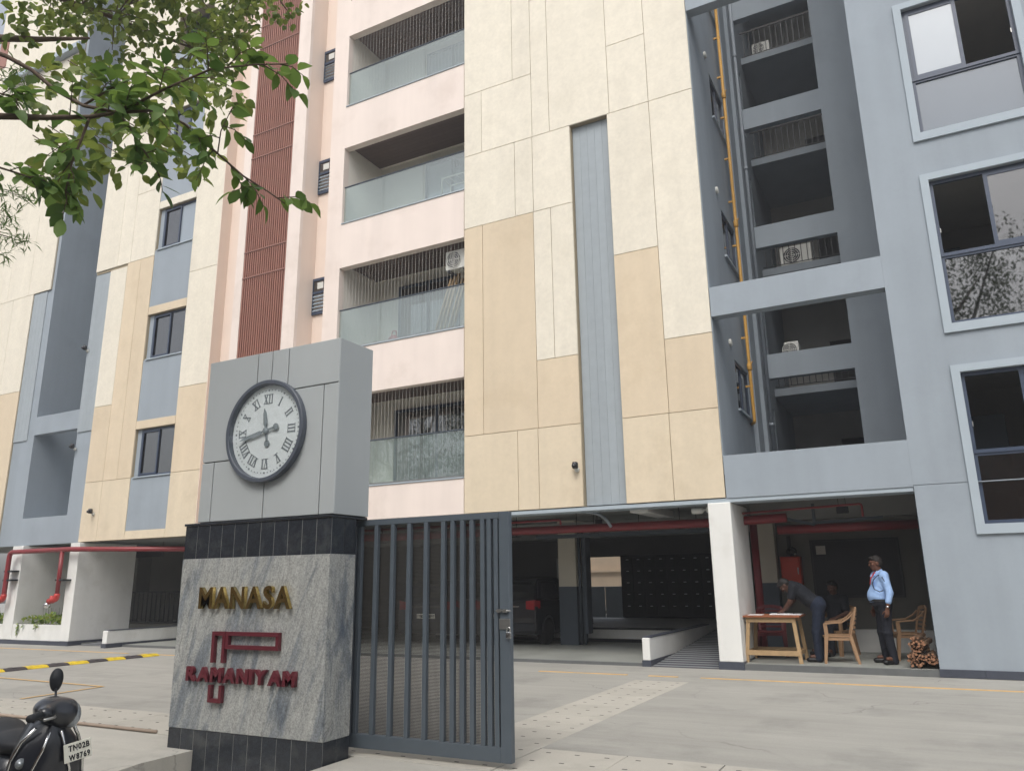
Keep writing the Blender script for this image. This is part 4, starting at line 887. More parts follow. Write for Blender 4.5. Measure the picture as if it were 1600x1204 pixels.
# hydrant pipes along the stair tower
hy = thing('hydrant_pipe', 'bright red hydrant pipe along the white piers with two dropping outlets', 'pipe', (-22, 13.42, 2.4))
yy = 13.40
one('pipe', C_red, lambda m: m.tube(elbow((-16.0, yy+.9, 2.42), (-20.6, yy, 2.53), (-20.9, yy, 2.54), .25)[:-1]+elbow((-20.9, yy, 2.54), (-23.62, yy, 2.54), (-23.62, yy, 1.35), .16)+[(-23.62, yy, 1.3)], .066, 12), hy, True)
one('dropper', C_red, lambda m: m.tube([(-21.15, yy, 2.52), (-21.15, yy, 1.3)], .055, 12), hy, True)
for x in (-23.62, -21.15):
    v = one('outlet_valve', C_redb, lambda m: m.tube(elbow((x, yy, 1.36), (x, yy, 1.22), (x-.3, yy-.02, 1.16), .08), .075, 12).lathe([(.085, -.02), (.085, .02)], (x-.16, yy-.01, 1.19), 'x', 12).lathe([(.06, 0), (.06, .12)], (x-.2, yy, 1.19), 'z', 10), hy, True)
    one('cap', C_chrome, lambda m: m.lathe([(.055, -.10), (.075, -.06), (.075, .02), (.04, .05)], (x-.24, yy-.06, 1.06), 'y', 14), v, True)
    for z in (1.75, 2.0) if x < -22 else (1.72,): bx('pipe_clamp', C_black, hy, x-.12, x+.25, yy-.03, yy+.2, z-.025, z+.025)
# security cameras
def dome(loc, label, face=-1, nm='dome_camera'):
    t = thing(nm, label, 'camera', loc)
    x, y, z = loc
    one('bracket', C_wpl, lambda m: m.lathe([(.05, 0), (.05, -.03), (.03, -.05)], (x, y, z-.06), 'y', 14).tube([(x, y-.03, z-.06), (x, y-.09, z-.02)], .018, 8), t, True)
    one('housing', C_camb, lambda m: m.lathe([(.045, -.07), (.06, -.05), (.062, .03), (.05, .06), (.0, .065)], (x, y-.11, z+.02), 'z', 16), t, True)
    one('lens', C_camb, lambda m: m.lathe([(.04, 0), (.035, -.05), (.0, -.055)], (x, y-.15, z), 'y', 14), t, True); return t
dome((-5.86, 13.9, 3.66), 'black security camera on tan cladding left of the grey board strip')
dome((-20.42, 13.70, 3.55), 'security camera low on the tan panels above the white pier')
dome((-21.66, 13.73, 8.5), 'upper security camera at the edge of the grey stair tower')
dome((-21.66, 13.73, 5.5), 'lower security camera at the edge of the grey stair tower')
bc = thing('bullet_camera', 'white bullet camera under the slab beside the white column', 'camera', (-3.5, 14.2, 2.7))
one('body', C_wpl, lambda m: m.lathe([(.05, -.17), (.055, -.15), (.055, .02), (.02, .05)], (-3.56, 14.2, 2.70), 'x', 14), bc, True)
one('lens', C_camb, lambda m: m.lathe([(.045, -.006), (.045, .0)], (-3.732, 14.2, 2.70), 'x', 14), bc, True)
one('bracket', C_wpl, lambda m: m.box(-3.46, -3.40, 14.16, 14.24, 2.66, 2.77, .008).tube([(-3.52, 14.2, 2.71), (-3.42, 14.2, 2.72)], .02, 8), bc)
# air conditioner units
def ac_unit(loc, label, w_=.82, h=.55, d=.3, rz=0):
    t = thing('air_conditioner', label, 'air conditioner', (0, 0, 0))
    one('casing', C_wpl, lambda m: m.box(-w_/2, w_/2, 0, d, 0, h, .015), t)
    one('fan_opening', C_camb, lambda m: m.lathe([(h*.40, .001), (h*.40, -.006), (0, -.006)], (-w_*.12, 0, h/2), 'y', 28, False), t)
    gr = one('fan_grille', C_wpl, lambda m: [m.lathe([(r_-.006, -.012), (r_+.006, -.012), (r_+.006, -.022), (r_-.006, -.022), (r_-.006, -.012)], (-w_*.12, 0, h/2), 'y', 28, False) for r_ in (h*.12, h*.22, h*.32, h*.41)] and m.bar((-w_*.12-h*.4, -.018, h/2), (-w_*.12+h*.4, -.018, h/2), .012).bar((-w_*.12, -.018, h*.1), (-w_*.12, -.018, h*.9), .012), t); gr['kind'] = 'stuff'
    one('foot', C_black, lambda m: m.box(-w_*.4, -w_*.3, 0, d, -.05, 0), t); one('foot', C_black, lambda m: m.box(w_*.3, w_*.4, 0, d, -.05, 0), t)
    return place(t, loc, rz)
ac_unit((-2.13, 20.95, 9.78), 'air conditioner with round fan on the landing above the grey beam')
ac_unit((-2.28, 19.1, 6.66), 'small white air conditioner end-on at the landing parapet', .34, .42, .4)
ac_unit((-8.86, 14.2, 8.58), 'white air conditioner high in the balcony with leaning planks', .6, .48, .28)
ac_unit((-2.45, 20.95, 16.55), 'air conditioner on metal brackets on the topmost landing', .5, .4, .3)
# things kept on the balconies
pk = thing('plank', 'pale wooden planks leaning in the balcony corner', 'plank', (0, 0, 0)); bpy.data.objects.remove(pk)
for i in range(5):
    o = one('plank', C_woodl, lambda m: m.bar((-9.60+.10*i, 14.35+.03*i, 6.93), (-9.12+.085*i, 14.42+.03*i, 8.45+.07*(i % 3)), .035, .085, (0, 1, 0)))
    tag(o, ['leftmost', 'second', 'middle', 'fourth', 'rightmost'][i]+' of the five pale planks leaning in the balcony', 'plank', 'planks leaning in the balcony')
rb = thing('red_pot', 'small red pot with handle on the balcony with planks', 'pot', (-10.75, 14.4, 6.93))
one('body', C_redb, lambda m: m.lathe([(.10, 0), (.15, .05), (.16, .18), (.12, .28), (.07, .33), (.0, .34)], (-10.75, 14.4, 6.93+.05), 'z', 18), rb, True)
one('handle', C_redb, lambda m: m.tube([(-10.83, 14.4, 7.27), (-10.80, 14.4, 7.43), (-10.70, 14.4, 7.43), (-10.67, 14.4, 7.27)], .018, 8), rb, True)
one('foot_ring', C_redb, lambda m: m.lathe([(.12, 0), (.12, .05)], (-10.75, 14.4, 6.93), 'z', 18), rb)
cr = thing('drying_rack', 'white tubular drying rack at the end of the third floor balcony', 'rack', (-9.0, 14.5, 10.3))
one('rail', C_wpl, lambda m: m.tube([(-9.4, 14.4, 10.3), (-9.4, 14.4, 11.15), (-8.6, 14.4, 11.15), (-8.6, 14.4, 10.3)], .02, 8), cr, True)
one('rail', C_wpl, lambda m: m.tube([(-9.4, 14.8, 10.3), (-9.4, 14.8, 11.15), (-8.6, 14.8, 11.15), (-8.6, 14.8, 10.3)], .02, 8), cr, True)
for i in range(4): one('cross_bar', C_wpl, lambda m: m.tube([(-9.4+.2*i, 14.4, 11.15), (-9.4+.2*i, 14.8, 11.15)], .008, 6), cr)
for z, x in ((8.75, -9.62), (12.15, -9.62), (5.5, -9.6)):
    l_ = thing('wall_lamp', 'small black wall lamp on the balcony back wall, %s floor' % {8.75: 'second', 12.15: 'third', 5.5: 'first'}[z], 'lamp', (x, 15.45, z))
    one('body', C_black, lambda m: m.box(x-.04, x+.04, 15.36, 15.43, z-.09, z+.09, .01), l_); one('back_plate', C_black, lambda m: m.box(x-.05, x+.05, 15.43, 15.499, z-.05, z+.05), l_)
# small signs under the slab
def hang_sign(x0, x1, y, z0, z1, txt, label):
    t = thing('hanging_sign', label, 'sign', ((x0+x1)/2, y, z0))
    bx('board', C_dark, t, x0, x1, y, y+.03, z0, z1, .003)
    if txt: merged_text(txt, x0+(x1-x0)*.12, x1-(x1-x0)*.12, z0+(z1-z0)*.3, z1-(z1-z0)*.3, y-.004, y-.001, C_paper, t, 'lettering')['kind'] = 'stuff'
    for x in (x0+.04, x1-.04): one('rod', C_black, lambda m: m.tube([(x, y+.015, z1), (x, y+.015, 2.9)], .005, 6), t)
hang_sign(-1.33, -1.13, 14.95, 2.58, 2.70, '', 'small black sign on the beam in the guard bay')
hang_sign(-6.05, -5.9, 15.2, 2.60, 2.72, '', 'small black sign hanging near the ceiling conduit')
hang_sign(-20.9, -19.7, 15.5, 2.35, 2.60, '', 'dark signboard hung above the ramp at the stair tower')
# ================================================================ GUARD BAY FURNITURE
nb_ = thing('notice_board', 'large dark notice board on the back wall of the guard bay', 'board', (-1.28, 16.97, 1.1))
bx('panel', C_dark, nb_, -2.05, -.5, 16.955, 16.985, 1.13, 2.18); one('frame', C_black, lambda m: m.wall(-2.09, -.46, 1.09, 2.22, 16.94, 16.998, [(-2.05, -.5, 1.13, 2.18)]), nb_)
tag(bx('notice_paper', C_room, None, -1.98, -1.80, 16.948, 16.953, 1.93, 2.10), 'small paper notice pinned in the corner of the dark board', 'paper')
hc = thing('hose_cabinet', 'orange red fire cabinet on the back wall of the guard bay', 'cabinet', (-2.5, 16.8, 1.36))
bx('body', C_rust, hc, -2.66, -2.28, 16.74, 16.998, 1.34, 1.90, .008); bx('door', C_rust, hc, -2.64, -2.30, 16.722, 16.738, 1.36, 1.88, .006); bx('handle', C_steel, hc, -2.34, -2.32, 16.705, 16.722, 1.55, 1.68)
ex = thing('fire_bell', 'black bell and lamp above the orange red cabinet', 'bell', (-2.5, 16.9, 1.95))
one('dome', C_camb, lambda m: m.lathe([(.10, 0), (.095, -.04), (.05, -.07), (0, -.075)], (-2.45, 16.97, 2.0), 'y', 18), ex, True); one('lamp', C_chrome, lambda m: m.lathe([(.03, 0), (.03, .05), (0, .07)], (-2.38, 16.92, 1.91), 'z', 12), ex, True)
one('strip', C_black, lambda m: m.box(-2.53, -2.46, 16.96, 16.999, 2.05, 2.32), ex)
# site-made table with splayed legs
tb = thing('guard_table', 'rough wooden table with red-brown top and splayed raw timber legs', 'table', (-2.52, 14.5, .1))
bx('table_top', C_woodt, tb, -3.0, -2.03, 14.12, 14.92, .835, .865, .004)
for sx, xa in ((-1, -2.88), (1, -2.14)):
    for sy, ya in ((-1, 14.2), (1, 14.84)): one('leg', C_woodl, lambda m: m.bar((xa+sx*.07, ya+sy*.04, .1), (xa, ya, .835), .06, .045, (0, 1, 0)), tb)
bx('apron_rail', C_woodl, tb, -2.92, -2.12, 14.165, 14.19, .755, .83); bx('apron_rail', C_woodl, tb, -2.92, -2.12, 14.85, 14.875, .755, .83)
bx('stretcher', C_woodl, tb, -2.98, -2.06, 14.135, 14.16, .22, .30); bx('stretcher', C_woodl, tb, -2.98, -2.06, 14.88, 14.905, .22, .30)
bx('stretcher', C_woodl, tb, -2.115, -2.085, 14.161, 14.879, .225, .29); bx('stretcher', C_woodl, tb, -2.955, -2.925, 14.161, 14.879, .225, .29)
tag(one('register_book', C_paper, lambda m: m.box(-2.55, -2.20, 14.35, 14.62, .8665, .885, .004)), 'open register book on the wooden table', 'book')
tag(one('papers', C_paper, lambda m: m.box(-2.9, -2.66, 14.25, 14.5, .8665, .873)), 'loose papers on the wooden table', 'papers')
tag(one('file_folder', C_paper, lambda m: m.box(-2.2, -2.05, 14.4, 14.85, .8665, .875)), 'white folder at the table edge near the plastic chair', 'folder')
# moulded plastic armchairs; local frame: seat faces -Y
def armchair(mat):
    t = thing('plastic_chair', '', 'chair')
    def leg(m, x, y, x2, y2, z2):
        m.loft([[(x+dx*.028, y+dy*.022, 0) for dx, dy in ((-1, -1), (1, -1), (1, 1), (-1, 1))], [(x2+dx*.04, y2+dy*.03, z2) for dx, dy in ((-1, -1), (1, -1), (1, 1), (-1, 1))]])
    for sx in (-1, 1):
        one('leg', mat, lambda m: leg(m, sx*.25, -.25, sx*.235, -.20, .42), t); one('leg', mat, lambda m: leg(m, sx*.24, .27, sx*.21, .18, .42), t)
        one('armrest', mat, lambda m: m.loft([[(sx*x+dx*.03, y, z+dz*.012) for dx, dz in ((-1, -1), (1, -1), (1, 1), (-1, 1))] for x, y, z in ((.26, -.22, .63), (.27, -.1, .645), (.26, .06, .655), (.235, .17, .72), (.215, .25, .80))]), t)
        one('arm_post', mat, lambda m: m.loft([[(sx*.25+dx*.022, -.19+dy*.03, .41) for dx, dy in ((-1, -1), (1, -1), (1, 1), (-1, 1))], [(sx*.26+dx*.022, -.20+dy*.03, .63) for dx, dy in ((-1, -1), (1, -1), (1, 1), (-1, 1))]]), t)
        one('back_post', mat, lambda m: m.loft([[(sx*x+dx*.022, y+dy*.014, z) for dx, dy in ((-1, -1), (1, -1), (1, 1), (-1, 1))] for x, y, z in ((.2, .18, .42), (.215, .235, .65), (.205, .29, .86))]), t)
    one('seat', mat, lambda m: m.loft([[(x, y, .40+.018*(abs(x)/.23)**2), (x, y, .43+.014*(abs(x)/.23)**2), (x, y2, .425+.014*(abs(x)/.23)**2), (x, y2, .395+.018*(abs(x)/.23)**2)] for x, y, y2 in ((-.24, -.2, .2), (-.16, -.24, .21), (0, -.25, .21), (.16, -.24, .21), (.24, -.2, .2))]), t)
    one('seat_skirt', mat, lambda m: m.box(-.23, .23, -.225, -.2, .36, .405).box(-.23, -.21, -.2, .18, .365, .405).box(.21, .23, -.2, .18, .365, .405), t)
    one('top_rail', mat, lambda m: m.loft([[(x, .285+.03*(1-(x/.21)**2)+dy*.014, .83+.035*(1-(x/.21)**2)+dz*.03) for dy, dz in ((-1, -1), (1, -1), (1, 1), (-1, 1))] for x in (-.21, -.1, 0, .1, .21)]), t)
    for k in range(5):
        z = .50+.07*k; y = .20+.16*(z-.42)/.44*.5+.02
        one('back_slat', mat, lambda m: m.loft([[(x, y+.03*(1-(x/.21)**2)+dy*.007, z+dz*.017) for dy, dz in ((-1, -1), (1, -1), (1, 1), (-1, 1))] for x in (-.21, -.1, 0, .1, .21)]), t)
    return t
ch = armchair(C_chair); GR = 'plastic armchairs in the guard bay'
ch['label'] = 'tan plastic armchair in front of the seated man'; ch['group'] = GR; place(ch, (-1.5, 14.62, .1), R(-82))
c3 = copy_tree(ch); c3['label'] = 'tan plastic armchair beside the grey wall behind the firewood'; place(c3, (-.47, 15.45, .1), R(-75))
c4 = copy_tree(ch); c4['label'] = 'plastic armchair under the seated man in dark clothes'; place(c4, (-1.68, 16.0, .1), R(-30))
rc = armchair(C_chair2); rc['label'] = 'maroon plastic chair behind the wooden table'; rc['group'] = GR; place(rc, (-2.75, 15.5, .1), R(8))
# bundles of split firewood
rnd = random.Random(5)
def bundle(cx, cz, y0, y1, rad, n, label, tilt=0):
    t = thing('firewood_bundle', label, 'firewood', (cx, (y0+y1)/2, cz-rad)); t['group'] = 'bundles of firewood'
    pts = []; tries = 0
    while len(pts) < n and tries < 4000:
        tries += 1; a, r_ = rnd.uniform(0, 6.28), rad*math.sqrt(rnd.random()); p = (cx+r_*math.cos(a), cz+r_*math.sin(a)*.92)
        if all((p[0]-q[0])**2+(p[1]-q[1])**2 > (.030)**2 for q in pts): pts.append(p)
    for px, pz in pts:
        k = rnd.choice((3, 4, 5)); a0 = rnd.uniform(0, 6.28); R_ = [rnd.uniform(.014, .030) for _ in range(k)]; e0, e1 = y0+rnd.uniform(-.03, .04), y1+rnd.uniform(-.05, .05)
        s_ = [(math.cos(a0+6.283*i/k)*R_[i], math.sin(a0+6.283*i/k)*R_[i]) for i in range(k)]
        m = MB(); m.loft([[(px+u, e0, pz+v) for u, v in s_], [(px+u+tilt+rnd.uniform(-.01, .01), e1, pz+v+rnd.uniform(-.01, .01)) for u, v in s_]]); m.m[-2] = 1; m.m[-1] = 1
        m.build('stick', [C_log, C_logend], t)
    one('binding', C_bark, lambda m: m.tube([(cx+(rad+.012)*math.cos(6.283*i/16)+tilt*.5, (y0+y1)/2-.2, cz+(rad+.012)*.92*math.sin(6.283*i/16)) for i in range(17)], .006, 5, False), t)
bundle(-.33, .45, 14.02, 14.9, .115, 24, 'upper bundle of split firewood on the stack by the grey wall', .1)
bundle(-.36, .225, 14.0, 14.85, .115, 24, 'lower bundle of split firewood with reddish ends at the step edge', .05)
bundle(-.145, .24, 13.99, 14.75, .085, 16, 'firewood bundle squeezed against the grey wall')
# ================================================================ PEOPLE (local frame: facing -Y, feet at z = 0)
def V3(*a): return np.array(a, float)
def hand_prims(wrist, d, side, nrm, curl=.5):
    """palm and five fingers from the wrist along d; nrm = direction the palm faces; side = direction of the thumb"""
    d = d/np.linalg.norm(d); s_ = side/np.linalg.norm(side); n = nrm/np.linalg.norm(nrm); P = []
    for k in (-.026, -.009, .009, .026): P.append(('c', wrist+s_*k*.6, wrist+d*.085+s_*k, .014, .0125, .012))
    for k, L_ in ((.028, .068), (.0095, .078), (-.0095, .072), (-.028, .056)):
        b = wrist+d*.088+s_*k; c1 = curl*.9; m1 = b+(d*math.cos(c1)+n*math.sin(c1))*L_*.5; c2 = curl*1.9; e = m1+(d*math.cos(c2)+n*math.sin(c2))*L_*.5
        P += [('c', b, m1, .0095, .0088, .003), ('c', m1, e, .0088, .0072, .003)]
    b = wrist+d*.03+s_*.024; m1 = b+(d*.55+s_*.65+n*.25)*.045; e = m1+(d*.85+s_*.2+n*.35)*.035
    P += [('c', b, m1, .012, .0105, .006), ('c', m1, e, .0105, .0085, .003)]
    return P
def head_prims(c, f, u):
    """skull, jaw, nose, ears, brow, lips; f = facing, u = up"""
    f = f/np.linalg.norm(f); u = u-f*(u@f); u = u/np.linalg.norm(u); r = np.cross(f, u)
    M_ = np.stack([r, f, u], 1)
    P = [('e', c+u*.02-f*.012, (.074, .094, .098), M_, .0), ('e', c+f*.022-u*.052, (.056, .064, .064), M_, .03), ('e', c+f*.052-u*.094, (.028, .026, .02), M_, .02),
         ('c', c+f*.088+u*.012, c+f*.106-u*.026, .009, .0145, .008), ('c', c+f*.083+u*.026+r*.034, c+f*.083+u*.026-r*.034, .010, .010, .012),
         ('c', c+f*.080-u*.058+r*.02, c+f*.080-u*.058-r*.02, .0075, .0075, .004), ('c', c+f*.080-u*.070+r*.016, c+f*.080-u*.070-r*.016, .0078, .0078, .004)]
    for s_ in (-1, 1):
        P += [('e', c+r*s_*.076-f*.008-u*.012, (.011, .024, .034), M_, .006), ('e', c+r*s_*.045+f*.066-u*.02, (.024, .02, .022), M_, .02)]
    return P, (f, u, r)
def eyes(c, ax, parent, mat):
    f, u, r = ax
    for s_ in (-1, 1):
        p = c+r*s_*.031+f*.081+u*.006
        o = one('eye', mat, lambda m: m.lathe([(.0, -.008), (.008, -.004), (.010, 0), (.008, .004), (0, .008)], tuple(p), 'z', 10, False), parent, True)
def person(label, rz, loc, skin, shirt_m, trouser_m, hair_m, J, sleeve=1.0, belly=0.0, shoes=C_shoe, hair_k=1.0, extras=None):
    t = thing('person', label, 'person')
    j = {k: V3(*v) for k, v in J.items()}
    hp, ch_, nk = (j['hipL']+j['hipR'])/2, (j['shL']+j['shR'])/2, j['neck']
    upt = (ch_-hp)/np.linalg.norm(ch_-hp); sdv = (j['shL']-j['shR']); sdv /= np.linalg.norm(sdv); fwd = np.cross(upt, sdv); fwd /= np.linalg.norm(fwd)
    if fwd@j['front'] < 0: fwd = -fwd
    TM = np.stack([sdv, fwd, upt], 1)
    def torso(e):
        return [('e', hp+upt*.02, (.160+e, .118+e, .13+e), TM, .0), ('e', hp+upt*.17+fwd*(.02+belly*.5), (.148+e+belly*.3, .115+e+belly*.6, .16+e), TM, .06),
                ('e', hp+upt*.36+fwd*.012, (.172+e, .122+e, .17+e), TM, .07), ('c', j['shR']-upt*.01+sdv*.03, j['shL']-upt*.01-sdv*.03, .062+e, .062+e, .06)]
    hd, ax = head_prims(j['head'], j['look'], j['up'])
    pr = torso(-.012)+[('c', ch_+upt*.02, j['head']-ax[1]*.05-ax[0]*.01, .058, .052, .04)]+hd
    for s_ in 'LR':
        pr += [('c', j['sh'+s_], j['el'+s_], .046, .038, .03), ('c', j['el'+s_], j['wr'+s_], .039, .026, .02), ('c', j['hip'+s_], j['kn'+s_], .072, .05, .04), ('c', j['kn'+s_], j['an'+s_], .05, .036, .03), ('c', j['an'+s_], j['an'+s_]+j['ft'+s_]*.6, .035, .03, .03)]
        d = j['hd'+s_]-j['wr'+s_]; pr += hand_prims(j['wr'+s_]+d*.1, d, j['th'+s_], j['pn'+s_], j.get('curl', V3(.5))[0] if 'curl' in j else .5)
    sdf_mesh(pr, .0065, 'body', skin, t)
    sh = torso(.012)[1:]; sh.insert(0, ('e', hp+upt*.06, (.158, .118, .09), TM, .0))
    for s_ in 'LR':
        e1 = j['el'+s_]; fa = j['wr'+s_]-e1
        sh += [('c', j['sh'+s_], e1, .066, .056, .05)]
        if sleeve > 0: sh += [('c', e1, e1+fa*sleeve, .056, .05, .02)]
        else: sh[-1] = ('c', j['sh'+s_], j['sh'+s_]+(e1-j['sh'+s_])*(.72), .068, .062, .05)
    sh += [('c', ch_+upt*.035+fwd*.0, ch_+upt*.06, .068, .062, .03)]
    sdf_mesh(sh, .010, 'shirt', shirt_m, t)
    tr = [('e', hp+upt*.015, (.176, .138, .135), TM, .0), ('e', hp+upt*.055+fwd*belly*.35, (.180+belly*.3, .140+belly*.45, .075), TM, .03)]
    for s_ in 'LR': tr += [('c', j['hip'+s_]+V3(0, 0, -.0), j['kn'+s_], .094, .072, .05), ('c', j['kn'+s_], j['an'+s_]+V3(0, .01, -.03), .072, .060, .03)]
    sdf_mesh(tr, .010, 'trousers', trouser_m, t)
    for s_ in 'LR':
        a, f_ = j['an'+s_], j['ft'+s_]; g0 = V3(a[0], a[1], a[2]-.05)
        sdf_mesh([('c', g0-f_*.2, g0+f_*.75, .04, .036, .0), ('e', g0+f_*.85, (.042, .05, .034), None, .03), ('c', g0-f_*.2+V3(0, 0, .03), g0+V3(0, 0, .05), .04, .045, .03)], .009, 'shoe', shoes, t)
    f, u, r = ax; c = j['head']; HM = np.stack([r, f, u], 1)
    hr = [('e', c+u*.036-f*.024, (.080*hair_k, .094*hair_k, .092*hair_k), HM, .0), ('e', c-u*.01-f*.05, (.074*hair_k, .062, .075), HM, .03), ('c', c+u*.085+f*.05+r*.04, c+u*.085+f*.05-r*.04, .03, .03, .03)]
    sdf_mesh(hr, .008, 'hair', hair_m, t)
    eyes(c, ax, t, C_camb)
    if extras: extras(t, j, upt, fwd, sdv, ch_, hp)
    return place(t, loc, rz)
def guard_extras(t, j, upt, fwd, sdv, ch_, hp):
    P = lambda x, y, z: tuple(ch_+sdv*x+fwd*y+upt*z)
    one('belt', C_black, lambda m: m.loft([[tuple(hp+sdv*(.206+d)*math.cos(a)+fwd*((.178+d)*math.sin(a)+.024)+upt*(.10+z)) for a in [6.2832*i/28 for i in range(28)]] for d, z in ((0, -.02), (.004, -.02), (.004, .02), (0, .02))], cap=False), t)
    one('collar', C_shirtb, lambda m: m.bar(P(.02, .055, .055), P(.075, .12, -.02), .05, .012, (0, 1, 0)).bar(P(-.02, .055, .055), P(-.075, .12, -.02), .05, .012, (0, 1, 0)), t)
    one('ribbon', C_redcl, lambda m: m.bar(P(.03, .07, .06), P(0, .15, -.05), .02, .006, (0, 1, 0)).bar(P(-.03, .07, .06), P(0, .15, -.05), .02, .006, (0, 1, 0)).bar(P(0, .15, -.05), P(.0, .165, -.14), .026, .006, (0, 1, 0)), t)
    for s_ in (1, -1):
        one('epaulette', C_braid, lambda m: m.bar(P(s_*.085, .0, .062), P(s_*.20, .0, .045), .05, .012), t)
        one('epaulette_bar', C_brass, lambda m: m.bar(P(s_*.165, .0, .060), P(s_*.19, .0, .056), .052, .012), t)
    c0 = [P(.215, .02, .035), P(.20, .10, .0), P(.15, .155, -.07), P(.13, .175, -.14), P(.17, .165, -.22), P(.215, .10, -.26), P(.245, .05, -.24)]
    one('lanyard', C_braid, lambda m: m.tube(c0, .008, 6), t, True)
    one('lanyard', C_braid, lambda m: m.tube([P(.215, .02, .035), P(.255, .05, -.03), P(.27, .02, -.10), P(.265, -.03, -.13)], .008, 6), t, True)
    po = one('pocket', C_shirtb, lambda m: m.box(-.05, .05, -.004, .004, -.05, .05, .003), t); po.location = P(.085, .150, -.13); po.rotation_euler = (R(-8), 0, R(-14))
    w_ = j['wrL']; d = (j['wrL']-j['elL']); d /= np.linalg.norm(d)
    one('wrist_watch', C_chrome, lambda m: m.tube([tuple(w_-d*.035), tuple(w_-d*.012)], .034, 14), t, True)
std = dict(hipL=(.10, 0, .90), hipR=(-.10, 0, .90), knL=(.125, -.02, .49), knR=(-.125, -.02, .49), anL=(.14, .02, .09), anR=(-.15, 0, .09), ftL=(.05, -.17, 0), ftR=(-.05, -.17, 0),
    shL=(.20, .01, 1.40), shR=(-.20, .01, 1.40), neck=(0, 0, 1.46), head=(0, -.035, 1.605), look=(.0, -1, -.12), up=(0, 0, 1), front=(0, -1, 0),
    elL=(.27, .04, 1.12), elR=(-.27, .04, 1.12), wrL=(.285, -.03, .88), wrR=(-.285, -.05, .88), hdL=(.285, -.045, .80), hdR=(-.285, -.065, .80), thL=(-.25, -1, 0), thR=(.25, -1, 0), pnL=(-1, 0, 0), pnR=(1, 0, 0))
person('security guard in sky blue uniform shirt and navy trousers standing in profile', R(-68), (-.76, 14.62, .1), C_skin, C_shirtb, C_navy, C_hairg, std, .55, .07, extras=guard_extras, hair_k=.99)
bend = dict(hipL=(.09, .10, .92), hipR=(-.09, .10, .92), knL=(.10, .03, .49), knR=(-.11, .06, .49), anL=(.11, .02, .09), anR=(-.13, .07, .09), ftL=(.02, -.17, 0), ftR=(-.04, -.17, 0),
    shL=(.18, -.27, 1.24), shR=(-.18, -.27, 1.24), neck=(0, -.33, 1.27), head=(0, -.43, 1.255), look=(0, -.55, -1), up=(0, -1, .55), front=(0, -.6, -1),
    elL=(.19, -.33, 1.00), elR=(-.20, -.33, 1.0), wrL=(.13, -.46, .845), wrR=(-.12, -.48, .835), hdL=(.11, -.56, .80), hdR=(-.08, -.57, .80), thL=(-1, -.1, .3), thR=(1, -.1, .3), pnL=(0, -.3, -1), pnR=(0, -.3, -1))
person('man in dark clothes bending over the wooden table to write', R(-90), (-1.86, 14.60, .1), C_skin2, C_dshirt, C_jean, C_hair, bend, 0)
sit = dict(hipL=(.09, .06, .52), hipR=(-.09, .06, .52), knL=(.13, -.36, .52), knR=(-.14, -.36, .52), anL=(.14, -.36, .09), anR=(-.14, -.38, .09), ftL=(.03, -.17, 0), ftR=(-.03, -.17, 0),
    shL=(.19, .10, 1.00), shR=(-.19, .10, 1.00), neck=(0, .09, 1.05), head=(0, .04, 1.20), look=(0, -1, -.2), up=(0, 0, 1), front=(0, -1, 0),
    elL=(.25, .04, .74), elR=(-.25, .04, .74), wrL=(.17, -.18, .66), wrR=(-.17, -.18, .66), hdL=(.14, -.27, .63), hdR=(-.14, -.27, .63), thL=(-1, -.2, .4), thR=(1, -.2, .4), pnL=(0, -.2, -1), pnR=(0, -.2, -1))
person('seated man in dark shirt resting his arms behind the plastic chair', R(-30), (-1.68, 16.0, .1), C_skin2, C_dshirt, C_navy, C_hair, sit, 0)

# ================================================================ VEHICLES
def wheel(name, par, c, r, w_, axis, rimmat=C_steel, hub=True):
    wl = one(name, C_tyre, lambda m: m.lathe([(r*.62, -w_/2), (r*.93, -w_/2), (r, -w_*.32), (r, w_*.32), (r*.93, w_/2), (r*.62, w_/2)], c, axis, 32), par, True)
    one('rim', rimmat, lambda m: [m.lathe([(r*.64, -w_*.42), (r*.58, -w_*.44), (r*.58, w_*.44), (r*.64, w_*.42)], c, axis, 28, False)] and m.lathe([(.0, w_*.40), (r*.16, w_*.40), (r*.16, -w_*.40), (0, -w_*.40)], c, axis, 14, False), wl, True)
    for k in range(5):
        a = 6.2832*k/5
        d = Vector((0, math.cos(a), math.sin(a))) if axis == 'x' else Vector((math.cos(a), 0, math.sin(a))) if axis == 'y' else Vector((math.cos(a), math.sin(a), 0))
        one('spoke', rimmat, lambda m: m.bar(Vector(c)+d*r*.12, Vector(c)+d*r*.6, w_*.5, r*.14, d.cross(Vector((1, 0, 0)) if axis == 'x' else Vector((0, 1, 0)))), wl)
    return wl
